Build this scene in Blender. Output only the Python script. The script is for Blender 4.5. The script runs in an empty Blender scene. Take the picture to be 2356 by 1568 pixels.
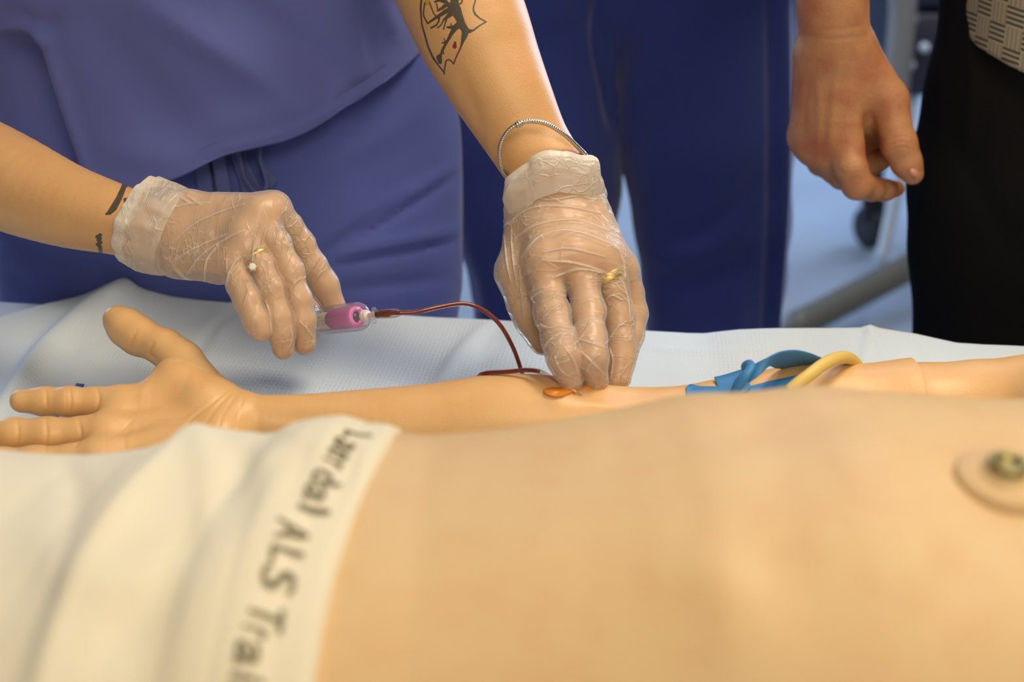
import bpy, bmesh, math, random
import numpy as np
from mathutils import Vector, Matrix

# ------------------------------------------------------------------ camera, light, exposure
C = bpy.context.scene.collection
SC = bpy.context.scene
FPX = 50.0 / 36.0 * 2356.0
CAMZ = 1.25
PITCH = math.radians(22.0)
BED = 0.75
cam_d = bpy.data.cameras.new('camera')
cam_d.lens = 50.0; cam_d.sensor_width = 36.0
cam_d.clip_start = 0.05
cam_d.dof.use_dof = True
cam_d.dof.focus_distance = 1.145
cam_d.dof.aperture_fstop = 4.2
cam = bpy.data.objects.new('camera', cam_d); C.objects.link(cam)
cam.location = (0, 0, CAMZ); cam.rotation_euler = (math.pi / 2 - PITCH, 0, 0)
SC.camera = cam
SC.view_settings.view_transform = 'Standard'
SC.view_settings.look = 'None'
SC.view_settings.gamma = 1.0
SC.view_settings.exposure = 0.0
try: SC.view_settings.use_curve_mapping = False
except Exception: pass

SC.cycles.adaptive_threshold = 0.02; SC.cycles.max_bounces = 7; SC.cycles.diffuse_bounces = 3; SC.cycles.glossy_bounces = 3; SC.cycles.transparent_max_bounces = 10
def lin(c):
    return tuple(((v / 255.0) / 12.92 if v / 255.0 <= 0.04045 else ((v / 255.0 + 0.055) / 1.055) ** 2.4) for v in c)

world = bpy.data.worlds.new('room_air'); SC.world = world
world.use_nodes = True
bg = world.node_tree.nodes['Background']
bg.inputs[0].default_value = (*lin((255, 240, 222)), 1); bg.inputs[1].default_value = 0.48

def area(name, loc, target, size, power, col, sy=None):
    l = bpy.data.lights.new(name, 'AREA'); l.energy = power; l.color = lin(col)
    l.shape = 'RECTANGLE'; l.size = size; l.size_y = sy or size
    o = bpy.data.objects.new(name, l); C.objects.link(o); o.location = loc
    o.rotation_euler = (Vector(target) - Vector(loc)).to_track_quat('-Z', 'Y').to_euler()
    return o
area('ceiling_lamp_key', (0.75, 1.0, 2.75), (0.25, 1.0, 0.8), 0.9, 44, (255, 236, 206), 0.9)
area('ceiling_lamp_fill', (0.5, -1.2, 2.5), (0.1, 1.3, 0.9), 1.1, 27, (255, 236, 208), 0.7)
area('ceiling_lamp_back', (0.6, 2.9, 2.75), (0.6, 2.9, 0.0), 1.1, 30, (205, 225, 255), 1.1)
area('window_daylight', (2.9, 5.0, 1.7), (0.3, 3.6, 0.0), 1.8, 170, (190, 214, 250), 1.6)
area('window_daylight_side', (-2.7, 4.6, 1.7), (0.2, 3.2, 0.3), 1.4, 80, (190, 214, 250), 1.4)

# ------------------------------------------------------------------ measuring helpers
SP, CP = math.sin(PITCH), math.cos(PITCH)
def P(px, py, Y):
    u = (px - 1178.0) / FPX; v = (784.0 - py) / FPX
    d = np.array([u, CP + v * SP, -SP + v * CP])
    return np.array([0, 0, CAMZ]) + d * (Y / d[1])
def fdepth(p): return p[1] * CP - (p[2] - CAMZ) * SP
def J(px, py, Y, rp):
    p = P(px, py, Y); return (p, rp * fdepth(p) / FPX)
def proj(V):
    V = np.asarray(V, float); z = V[:, 2] - CAMZ
    d = V[:, 1] * CP - z * SP; up = V[:, 1] * SP + z * CP
    return np.stack([1178 + FPX * V[:, 0] / d, 784 - FPX * up / d], 1), d
def nrm(v):
    v = np.asarray(v, float); return v / (np.linalg.norm(v) + 1e-12)
def camdir(r, u, f): return nrm(r * np.array([1, 0, 0]) + u * np.array([0, SP, CP]) + f * np.array([0, CP, -SP]))
def smooth01(x): x = np.clip(x, 0, 1); return x * x * (3 - 2 * x)
def polyinterp(pts, x):
    a = np.array(sorted(pts), float); return np.interp(x, a[:, 0], a[:, 1])
def catmull(pts, n=8):
    pts = np.array(pts, float); out = []
    Q = np.vstack([2 * pts[0] - pts[1], pts, 2 * pts[-1] - pts[-2]])
    for i in range(1, len(Q) - 2):
        p0, p1, p2, p3 = Q[i - 1], Q[i], Q[i + 1], Q[i + 2]
        for t in np.linspace(0, 1, n, endpoint=False):
            out.append(0.5 * (2 * p1 + (p2 - p0) * t + (2 * p0 - 5 * p1 + 4 * p2 - p3) * t * t + (3 * p1 - p0 - 3 * p2 + p3) * t ** 3))
    out.append(pts[-1]); return np.array(out)

# gradient noise
def _h(ix, iy, iz, s):
    n = (ix * 374761393 + iy * 668265263 + iz * 2147483647 + s * 974634777) & 0xffffffff
    n = ((n ^ (n >> 13)) * 1274126177) & 0xffffffff
    return ((n ^ (n >> 16)) & 0xffff) / 32767.5 - 1.0
def noise3(p, seed=0):
    p = np.asarray(p, float); i = np.floor(p).astype(np.int64); f = p - i
    u = f * f * f * (f * (f * 6 - 15) + 10); r = 0
    for dx in (0, 1):
        wx = u[:, 0] if dx else 1 - u[:, 0]
        for dy in (0, 1):
            wy = u[:, 1] if dy else 1 - u[:, 1]
            for dz in (0, 1):
                wz = u[:, 2] if dz else 1 - u[:, 2]
                r = r + wx * wy * wz * _h(i[:, 0] + dx, i[:, 1] + dy, i[:, 2] + dz, seed)
    return r

# ------------------------------------------------------------------ signed distance modelling
def smin(a, b, k):
    if k <= 0: return np.minimum(a, b)
    h = np.clip(0.5 + 0.5 * (b - a) / k, 0, 1)
    return b + (a - b) * h - k * h * (1 - h)

class Vol:
    def __init__(s, lo, hi, h):
        s.h = h; s.lo = np.array(lo, float)
        s.n = np.ceil((np.array(hi) - s.lo) / h).astype(int) + 1
        s.F = np.full(tuple(s.n), 0.05, np.float32)
        s.ax = [(s.lo[i] + h * np.arange(s.n[i])).astype(np.float32) for i in range(3)]
    def sl(s, lo, hi):
        a = np.clip(np.floor((np.array(lo) - s.lo) / s.h).astype(int), 0, s.n - 1)
        b = np.clip(np.ceil((np.array(hi) - s.lo) / s.h).astype(int) + 1, 1, s.n)
        b = np.maximum(b, a + 1)
        return tuple(slice(a[i], b[i]) for i in range(3))
    def grid(s, sl):
        return s.ax[0][sl[0]][:, None, None], s.ax[1][sl[1]][None, :, None], s.ax[2][sl[2]][None, None, :]

def capf(c, G):
    a, ra, b, rb = c[:4]; X, Y, Z = G
    ba = b - a; L = float(ba @ ba) + 1e-12
    x, y, z = X - a[0], Y - a[1], Z - a[2]
    t = np.clip((x * ba[0] + y * ba[1] + z * ba[2]) / L, 0, 1)
    qx, qy, qz = x - t * ba[0], y - t * ba[1], z - t * ba[2]
    q2 = qx * qx + qy * qy + qz * qz
    if len(c) > 4:
        n, sc = c[4], c[5]; qn = qx * n[0] + qy * n[1] + qz * n[2]
        q2 = q2 + (sc * sc - 1) * qn * qn
        return ((np.sqrt(q2) - (ra + (rb - ra) * t)) / (0.5 + 0.5 * sc)).astype(np.float32)
    return (np.sqrt(q2) - (ra + (rb - ra) * t)).astype(np.float32)
def capbox(c, m):
    r = max(c[1], c[3]) + m
    return np.minimum(c[0], c[2]) - r, np.maximum(c[0], c[2]) + r
def chain(js, *flat):
    return [(js[i][0], js[i][1], js[i + 1][0], js[i + 1][1]) + flat for i in range(len(js) - 1)]

def limb(js, n=6, flat=None):
    """one smoothly tapering limb through the joints (a group of caps met without extra blending)"""
    Q = catmull([list(p) + [r] for p, r in js], n); out = []
    for i in range(len(Q) - 1):
        c = (Q[i, :3], Q[i, 3], Q[i + 1, :3], Q[i + 1, 3])
        if flat is not None: c += (flat[0], 1 + (flat[1] - 1) * smooth01((i / n - flat[2]) / 1.5))
        out.append(c)
    return out
def sdf_build(base, fingers=(), h=0.001, kb=0.008, kf=0.006, kj=0.003, off=0.0, kk=0.0012, cuts=(), extra_lo=None):
    """base: caps blended softly together. fingers: list of cap lists, each blended to the base but kept apart from the others."""
    base = [b if isinstance(b, list) else [b] for b in base]
    allc = [c for b in base for c in b] + [c for f in fingers for c in f]
    lo = np.min([capbox(c, 0.006 + off)[0] for c in allc], 0); hi = np.max([capbox(c, 0.006 + off)[1] for c in allc], 0)
    v = Vol(lo, hi, h)
    for grp in base:
        if len(grp) == 1:
            c = grp[0]; c = (c[0], c[1] + off, c[2], c[3] + off) + tuple(c[4:])
            sl = v.sl(*capbox(c, kb + 3 * h)); v.F[sl] = smin(v.F[sl], capf(c, v.grid(sl)), kb); continue
        T = np.full(v.F.shape, 0.05, np.float32)
        for c in grp:
            c = (c[0], c[1] + off, c[2], c[3] + off) + tuple(c[4:])
            sl = v.sl(*capbox(c, kb + 3 * h)); T[sl] = smin(T[sl], capf(c, v.grid(sl)), 0.0006)
        v.F = smin(v.F, T, kb)
    B = v.F.copy()
    for f in fingers:
        cs = [(c[0], c[1] + off, c[2], c[3] + off) + tuple(c[4:]) for c in f]
        bl = np.min([capbox(c, kf + 3 * h)[0] for c in cs], 0); bh = np.max([capbox(c, kf + 3 * h)[1] for c in cs], 0)
        sl = v.sl(bl, bh); G = v.grid(sl); d = None
        for c in cs:
            e = capf(c, G); d = e if d is None else smin(d, e, kj)
        v.F[sl] = smin(v.F[sl], smin(B[sl], d, kf), kk)
    for c, k in cuts:                                   # smooth subtraction
        sl = v.sl(*capbox(c, k + 3 * h)); v.F[sl] = -smin(-v.F[sl], capf(c, v.grid(sl)), k)
    v.F[0] = v.F[-1] = 0.05; v.F[:, 0] = v.F[:, -1] = 0.05; v.F[:, :, 0] = v.F[:, :, -1] = 0.05
    return surface_nets(v)

def surface_nets(v):
    F = v.F; ins = F < 0
    c = ins[:-1, :-1, :-1].astype(np.int8)
    s = sum(ins[a:a + F.shape[0] - 1, b:b + F.shape[1] - 1, d:d + F.shape[2] - 1].astype(np.int8) for a in (0, 1) for b in (0, 1) for d in (0, 1))
    act = (s > 0) & (s < 8)
    idx = np.argwhere(act)
    ids = np.full(act.shape, -1, np.int64); ids[act] = np.arange(len(idx))
    corners = [(a, b, d) for a in (0, 1) for b in (0, 1) for d in (0, 1)]
    val = {q: F[idx[:, 0] + q[0], idx[:, 1] + q[1], idx[:, 2] + q[2]].astype(float) for q in corners}
    acc = np.zeros((len(idx), 3)); cnt = np.zeros(len(idx))
    for q in corners:
        for ax in range(3):
            if q[ax] == 0:
                q2 = list(q); q2[ax] = 1; q2 = tuple(q2)
                f0, f1 = val[q], val[q2]; m = (f0 < 0) != (f1 < 0)
                t = np.where(m, f0 / np.where(m, f0 - f1, 1), 0)
                p = np.array(q, float)[None, :].repeat(len(idx), 0); p[:, ax] = t
                acc += p * m[:, None]; cnt += m
    V = v.lo + (idx + acc / cnt[:, None]) * v.h
    faces = []
    for ax in range(3):
        o = [i for i in range(3) if i != ax]
        a = [slice(None)] * 3; b = [slice(None)] * 3
        a[ax] = slice(0, -1); b[ax] = slice(1, None)
        for q in o: a[q] = slice(1, -1); b[q] = slice(1, -1)
        f0, f1 = ins[tuple(a)], ins[tuple(b)]
        e = np.argwhere(f0 != f1)
        if not len(e): continue
        sgn = f0[e[:, 0], e[:, 1], e[:, 2]]
        g = e.copy()
        for q in o: g[:, q] += 1
        u = np.zeros(3, int); w = np.zeros(3, int); u[(ax + 1) % 3] = 1; w[(ax + 2) % 3] = 1
        def cid(k): return ids[k[:, 0], k[:, 1], k[:, 2]]
        q = np.stack([cid(g - u - w), cid(g - w), cid(g), cid(g - u)], 1)
        q[~sgn] = q[~sgn][:, ::-1]
        faces.append(q)
    Fq = np.vstack(faces)
    return V, Fq

def vnormals(V, Fq):
    a = V[Fq[:, 2]] - V[Fq[:, 0]]; b = V[Fq[:, 3]] - V[Fq[:, 1]]
    n = np.cross(a, b); N = np.zeros_like(V)
    for k in range(4): np.add.at(N, Fq[:, k], n)
    return N / (np.linalg.norm(N, axis=1, keepdims=True) + 1e-12)
def relax(V, Fq, it=1, lam=0.5, mask=None):
    for _ in range(it):
        S = np.zeros_like(V); n = np.zeros(len(V))
        for k in range(4):
            for m in (1, 3):
                np.add.at(S, Fq[:, k], V[Fq[:, (k + m) % 4]]); np.add.at(n, Fq[:, k], 1)
        T = S / np.maximum(n, 1)[:, None]
        w = lam if mask is None else lam * mask[:, None]
        V = V + (T - V) * w
    return V
def pdist(Q, pts):
    """distance of pixels Q to a polyline; pts rows (x, y[, r]) ; returns distance (minus radius) and nearest t"""
    pts = np.array(pts, float); best = np.full(len(Q), 1e9); bt = np.zeros(len(Q))
    for i in range(len(pts) - 1):
        a, b = pts[i], pts[i + 1]; d = b[:2] - a[:2]; L = d @ d + 1e-9
        t = np.clip(((Q - a[:2]) @ d) / L, 0, 1)
        e = np.hypot(*(Q - a[:2] - t[:, None] * d).T)
        if len(a) > 2: e = e - (a[2] + (b[2] - a[2]) * t)
        m = e < best; best[m] = e[m]; bt[m] = (i + t[m]) / (len(pts) - 1)
    return best, bt
def sculpt(V, Fq, strokes, N=None):
    """raise or sink the camera-side surface along measured strokes: (points, width px, height m[, power])"""
    if N is None: N = vnormals(V, Fq)
    Q, d = proj(V); cv = np.array([0, 0, CAMZ]) - V
    fac = np.clip((N * cv).sum(1) / np.linalg.norm(cv, axis=1) * 4, 0, 1)
    D = np.zeros(len(V)); A = np.zeros(len(V))
    for st in strokes:
        pts, w, hgt = catmull(st[0], 6) if len(st[0]) > 2 else np.array(st[0], float), st[1], st[2]
        lo = pts[:, :2].min(0) - 3 * w; hi = pts[:, :2].max(0) + 3 * w
        m = np.where((Q > lo).all(1) & (Q < hi).all(1) & (fac > 0))[0]
        if not len(m): continue
        e, t = pdist(Q[m], pts[:, :2])
        g = np.exp(-(e / w) ** 2) * (0.35 + 0.65 * np.sin(np.pi * np.clip(t, 0.02, 0.98)) ** 0.5 if len(st) < 4 else 1)
        D[m] += hgt * g * fac[m]; A[m] = np.maximum(A[m], g * fac[m])
    return V + N * D[:, None], A
def surf(V, px, py, rad=7.0, lift=0.0):
    Q, d = proj(V); e = np.hypot(Q[:, 0] - px, Q[:, 1] - py)
    m = np.where(e < rad)[0]
    if not len(m): m = np.argsort(e)[:6]
    k = m[d[m] < d[m].min() + 0.012]
    w = 1 / (e[k] + 0.5); Y = (V[k, 1] * w).sum() / w.sum()
    p = P(px, py, Y)
    return p + nrm(np.array([0, 0, CAMZ]) - p) * lift

# ------------------------------------------------------------------ mesh and object helpers
def mesh_np(name, V, Fq, smooth=True, attrs=None):
    me = bpy.data.meshes.new(name); V = np.asarray(V, np.float32); Fq = np.asarray(Fq, np.int32)
    k = Fq.shape[1]
    me.vertices.add(len(V)); me.vertices.foreach_set('co', V.ravel())
    me.loops.add(Fq.size); me.loops.foreach_set('vertex_index', Fq.ravel())
    me.polygons.add(len(Fq)); me.polygons.foreach_set('loop_start', np.arange(0, Fq.size, k, dtype=np.int32))
    me.polygons.foreach_set('use_smooth', np.full(len(Fq), smooth))
    me.update(calc_edges=True); me.validate()
    for a, (val, typ) in (attrs or {}).items():
        at = me.attributes.new(a, typ, 'POINT')
        at.data.foreach_set('value' if typ == 'FLOAT' else 'vector', np.asarray(val, np.float32).ravel())
    return me
def link(name, me, mat=None, parent=None, kind=None, label=None):
    o = bpy.data.objects.new(name, me); C.objects.link(o)
    if mat is not None: me.materials.append(mat)
    if parent is not None:
        o.parent = parent; o.matrix_parent_inverse = Matrix.Translation(-Vector(parent.location))
    if kind: o['kind'] = kind
    if label: o['label'] = label
    return o
def tag(o, label, cat, group=None):
    o['label'] = label; o['category'] = cat
    if group: o['group'] = group
    return o
def thing(name, loc, label, cat, group=None):
    o = bpy.data.objects.new(name, None); C.objects.link(o); o.location = loc
    return tag(o, label, cat, group)
def struct(name, me, mat, parent=None):
    return link(name, me, mat, parent, 'structure')
def bm_mesh(name, bm, smooth=False):
    me = bpy.data.meshes.new(name); bm.normal_update(); bm.to_mesh(me); bm.free()
    if smooth: me.polygons.foreach_set('use_smooth', [True] * len(me.polygons))
    return me
def bx(bm, lo, hi, bev=0.0, seg=2, mat=None):
    lo, hi = Vector(lo), Vector(hi)
    r = bmesh.ops.create_cube(bm, size=1); vs = r['verts']
    bmesh.ops.scale(bm, vec=hi - lo, verts=vs); bmesh.ops.translate(bm, vec=(lo + hi) / 2, verts=vs)
    if bev:
        es = list({e for v in vs for e in v.link_edges})
        bmesh.ops.bevel(bm, geom=es, offset=bev, segments=seg, affect='EDGES', profile=0.5)
def box_mesh(name, lo, hi, bev=0.0, seg=2, smooth=False):
    bm = bmesh.new(); bx(bm, lo, hi, bev, seg); return bm_mesh(name, bm, smooth)

def sweep(pts, rad, n=12, caps=True, ref=None, flat=1.0):
    """tube along points; rad scalar or per-point; flat squashes along the second frame axis"""
    pts = np.asarray(pts, float); m = len(pts); rad = np.broadcast_to(np.asarray(rad, float), (m,))
    T = np.gradient(pts, axis=0); T /= np.linalg.norm(T, axis=1, keepdims=True) + 1e-12
    u = nrm(np.cross(T[0], ref if ref is not None else ([0, 0, 1] if abs(T[0][2]) < 0.9 else [1, 0, 0])))
    V = []; 
    for i in range(m):
        u = nrm(u - T[i] * (u @ T[i])); w = np.cross(T[i], u)
        a = np.linspace(0, 2 * np.pi, n, endpoint=False)
        V.append(pts[i] + rad[i] * (np.cos(a)[:, None] * u + flat * np.sin(a)[:, None] * w))
    V = np.vstack(V); F = []
    for i in range(m - 1):
        for j in range(n):
            F.append([i * n + j, i * n + (j + 1) % n, (i + 1) * n + (j + 1) % n, (i + 1) * n + j])
    if caps:
        b = len(V); V = np.vstack([V, pts[0], pts[-1]])
        for j in range(0, n, 1):
            F.append([b, (j + 1) % n, j, j]); F.append([b + 1, (m - 1) * n + j, (m - 1) * n + (j + 1) % n, (m - 1) * n + (j + 1) % n])
    return V, np.array(F)
def faces_mesh(name, V, F, smooth=True):
    me = bpy.data.meshes.new(name)
    fs = []
    for f in F:
        g = []
        for i in f:
            if int(i) not in g: g.append(int(i))
        if len(g) > 2: fs.append(g)
    me.from_pydata([tuple(v) for v in V], [], fs)
    me.polygons.foreach_set('use_smooth', [smooth] * len(me.polygons)); me.update()
    return me
def tube(name, pts, rad, mat, parent=None, n=12, label=None, caps=True, flat=1.0, ref=None, sm=6):
    if sm and len(pts) > 2:
        if np.ndim(rad): rad = np.interp(np.linspace(0, 1, (len(pts) - 1) * sm + 1), np.linspace(0, 1, len(pts)), rad)
        pts = catmull(pts, sm)
    V, F = sweep(pts, rad, n, caps, ref, flat)
    return link(name, faces_mesh(name, V, F), mat, parent, label=label)
def lathe(name, a, axis, prof, mat, parent=None, n=28, label=None, smooth=True):
    """profile (t along axis from a, radius)"""
    axis = nrm(axis); u = nrm(np.cross(axis, [0, 0, 1] if abs(axis[2]) < 0.9 else [1, 0, 0])); w = np.cross(axis, u)
    an = np.linspace(0, 2 * np.pi, n, endpoint=False); V = []; F = []
    for t, r in prof: V.append(a + axis * t + max(r, 1e-5) * (np.cos(an)[:, None] * u + np.sin(an)[:, None] * w))
    V = np.vstack(V)
    for i in range(len(prof) - 1):
        for j in range(n):
            F.append([i * n + j, i * n + (j + 1) % n, (i + 1) * n + (j + 1) % n, (i + 1) * n + j])
    me = faces_mesh(name, V, F, smooth)
    return link(name, me, mat, parent, label=label)
def strip(name, top, bot, thick, mat, parent=None, sm=6, rows=6, bulge=0.0, label=None):
    """flat band between two edge lines, given real thickness"""
    A = catmull(top, sm); B = catmull(bot, sm); m = min(len(A), len(B)); A, B = A[:m], B[:m]
    t = np.linspace(0, 1, rows); G = A[:, None, :] * (1 - t)[None, :, None] + B[:, None, :] * t[None, :, None]
    du = np.gradient(G, axis=0); dv = np.gradient(G, axis=1); N = np.cross(du, dv)
    N /= np.linalg.norm(N, axis=2, keepdims=True) + 1e-12
    cv = np.array([0, 0, CAMZ]) - G; sg = np.sign((N * cv).sum(2).mean())
    N *= sg if sg else 1
    G = G + N * (bulge * np.sin(np.pi * t))[None, :, None]
    V = np.vstack([(G + N * thick / 2).reshape(-1, 3), (G - N * thick / 2).reshape(-1, 3)]); off = m * rows; F = []
    for i in range(m - 1):
        for j in range(rows - 1):
            a, b, c, d = i * rows + j, (i + 1) * rows + j, (i + 1) * rows + j + 1, i * rows + j + 1
            F.append([a, b, c, d]); F.append([off + d, off + c, off + b, off + a])
    ring = [i * rows for i in range(m)] + [(m - 1) * rows + j for j in range(1, rows)] + [i * rows + rows - 1 for i in range(m - 2, -1, -1)] + [j for j in range(rows - 2, 0, -1)]
    for k in range(len(ring)):
        a, b = ring[k], ring[(k + 1) % len(ring)]; F.append([b, a, off + a, off + b])
    return link(name, faces_mesh(name, V, F), mat, parent, label=label)
def plate(name, outline, normal, thick, mat, parent=None, label=None):
    n = np.asarray(normal) * thick / 2; k = len(outline); O = np.array(outline)
    bm = bmesh.new(); a = [bm.verts.new(p + n) for p in O]; b = [bm.verts.new(p - n) for p in O]
    bm.faces.new(a); bm.faces.new(b[::-1])
    for i in range(k): bm.faces.new((a[i], b[i], b[(i + 1) % k], a[(i + 1) % k]))
    bmesh.ops.recalc_face_normals(bm, faces=bm.faces)
    bmesh.ops.bevel(bm, geom=[e for e in bm.edges], offset=thick * 0.3, segments=2, affect='EDGES')
    return link(name, bm_mesh(name, bm, True), mat, parent, label=label)

# ------------------------------------------------------------------ materials
class NT:
    def __init__(s, name):
        s.m = bpy.data.materials.new(name); s.m.use_nodes = True; s.t = s.m.node_tree; s.n = s.t.nodes
        s.b = s.n['Principled BSDF']; s.out = s.n['Material Output']
    def new(s, typ, **kw):
        o = s.n.new(typ)
        for k, v in kw.items(): setattr(o, k, v)
        return o
    def l(s, a, b): s.t.links.new(a, b)
    def math(s, op, a, b=None, clamp=False):
        m = s.new('ShaderNodeMath', operation=op, use_clamp=clamp)
        for i, q in enumerate((a, b)):
            if q is None: continue
            if isinstance(q, (int, float)): m.inputs[i].default_value = q
            else: s.l(q, m.inputs[i])
        return m.outputs[0]
    def mix(s, f, a, b):
        m = s.new('ShaderNodeMix', data_type='RGBA')
        for i, q in ((0, f), (6, a), (7, b)):
            if isinstance(q, (int, float)): m.inputs[i].default_value = q
            elif isinstance(q, tuple): m.inputs[i].default_value = (*q, 1) if len(q) == 3 else q
            else: s.l(q, m.inputs[i])
        return m.outputs[2]
    def noise(s, scale, detail=2, coord=None, rough=0.5):
        t = s.new('ShaderNodeTexNoise'); t.inputs['Scale'].default_value = scale; t.inputs['Detail'].default_value = detail
        t.inputs['Roughness'].default_value = rough
        s.l(coord or s.coord(), t.inputs['Vector']); return t.outputs['Fac']
    def coord(s):
        if not hasattr(s, '_c'): s._c = s.new('ShaderNodeTexCoord').outputs['Object']
        return s._c
    def attr(s, name, out='Fac'):
        a = s.new('ShaderNodeAttribute', attribute_name=name); return a.outputs[out]
    def ramp(s, f, a, b):
        m = s.new('ShaderNodeMapRange'); s.l(f, m.inputs[0]); m.inputs[1].default_value = a; m.inputs[2].default_value = b
        m.interpolation_type = 'SMOOTHSTEP'
        return m.outputs[0]
    def bump(s, hgt, dist, strength=1.0, prev=None):
        b = s.new('ShaderNodeBump'); b.inputs['Strength'].default_value = strength; b.inputs['Distance'].default_value = dist
        s.l(hgt, b.inputs['Height'])
        if prev is not None: s.l(prev, b.inputs['Normal'])
        return b.outputs[0]

def plain(name, col, rough=0.5, metal=0.0, vary=0.06, nscale=60, bump=0.0, bscale=300, coat=0.0, spec=0.5):
    m = NT(name); c = lin(col)
    f = m.noise(nscale, 3)
    m.l(m.mix(f, tuple(max(0, v * (1 - vary)) for v in c), tuple(min(1, v * (1 + vary)) for v in c)), m.b.inputs['Base Color'])
    m.b.inputs['Roughness'].default_value = rough; m.b.inputs['Metallic'].default_value = metal
    m.b.inputs['Specular IOR Level'].default_value = spec
    m.b.inputs['Coat Weight'].default_value = coat
    if bump: m.l(m.bump(m.noise(bscale, 2), bump), m.b.inputs['Normal'])
    return m.m
def fabric(name, col, rough=0.9, weave=1500, depth=0.00012, vary=0.07, sheen=0.15, spec=0.2):
    m = NT(name); c = lin(col)
    f = m.noise(9, 3)
    f2 = m.noise(weave * 0.5, 1)
    f = m.math('ADD', m.math('MULTIPLY', f, 0.6), m.math('MULTIPLY', f2, 0.4))
    m.l(m.mix(f, tuple(v * (1 - vary) for v in c), tuple(min(1, v * (1 + vary)) for v in c)), m.b.inputs['Base Color'])
    m.b.inputs['Roughness'].default_value = rough; m.b.inputs['Specular IOR Level'].default_value = spec
    m.b.inputs['Sheen Weight'].default_value = sheen; m.b.inputs['Sheen Roughness'].default_value = 0.5
    w1 = m.new('ShaderNodeTexWave', wave_type='BANDS', bands_direction='DIAGONAL'); w1.inputs['Scale'].default_value = weave * 0.16
    w1.inputs['Distortion'].default_value = 1.2; m.l(m.coord(), w1.inputs['Vector'])
    m.l(m.bump(m.math('ADD', w1.outputs['Fac'], f2), depth), m.b.inputs['Normal'])
    return m.m
def skin(name, base, red, rough=0.42, bump=0.00012, sss=0.12, spots=0.0, ink=False, mottle=0.5, vein=0.0):
    m = NT(name); c = lin(base); r = lin(red)
    f = m.ramp(m.noise(38, 4), 0.35, 0.75)
    f = m.math('MULTIPLY', f, mottle)
    f = m.math('ADD', f, m.attr('red'), True)
    col = m.mix(f, c, r)
    if spots:
        s = m.ramp(m.noise(420, 2), 0.62, 0.72); col = m.mix(m.math('MULTIPLY', s, spots), col, tuple(v * 0.55 for v in r))
    if ink:
        i = m.ramp(m.attr('ink'), 1.0, -1.0); col = m.mix(m.math('MULTIPLY', i, 0.93), col, lin((52, 56, 48)))
        i = m.ramp(m.attr('ink_red'), 1.0, -1.0); col = m.mix(i, col, lin((128, 44, 44)))
        i = m.ramp(m.attr('ink_yellow'), 1.0, -1.0); col = m.mix(i, col, lin((190, 150, 30)))
    m.l(col, m.b.inputs['Base Color'])
    m.b.inputs['Roughness'].default_value = rough
    m.b.inputs['Subsurface Weight'].default_value = sss
    m.b.inputs['Subsurface Radius'].default_value = (1.0, 0.35, 0.2); m.b.inputs['Subsurface Scale'].default_value = 0.004
    v = m.new('ShaderNodeTexVoronoi'); v.inputs['Scale'].default_value = 700; m.l(m.coord(), v.inputs['Vector'])
    m.l(m.bump(m.math('ADD', v.outputs['Distance'], m.noise(240, 3)), bump), m.b.inputs['Normal'])
    return m.m
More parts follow.
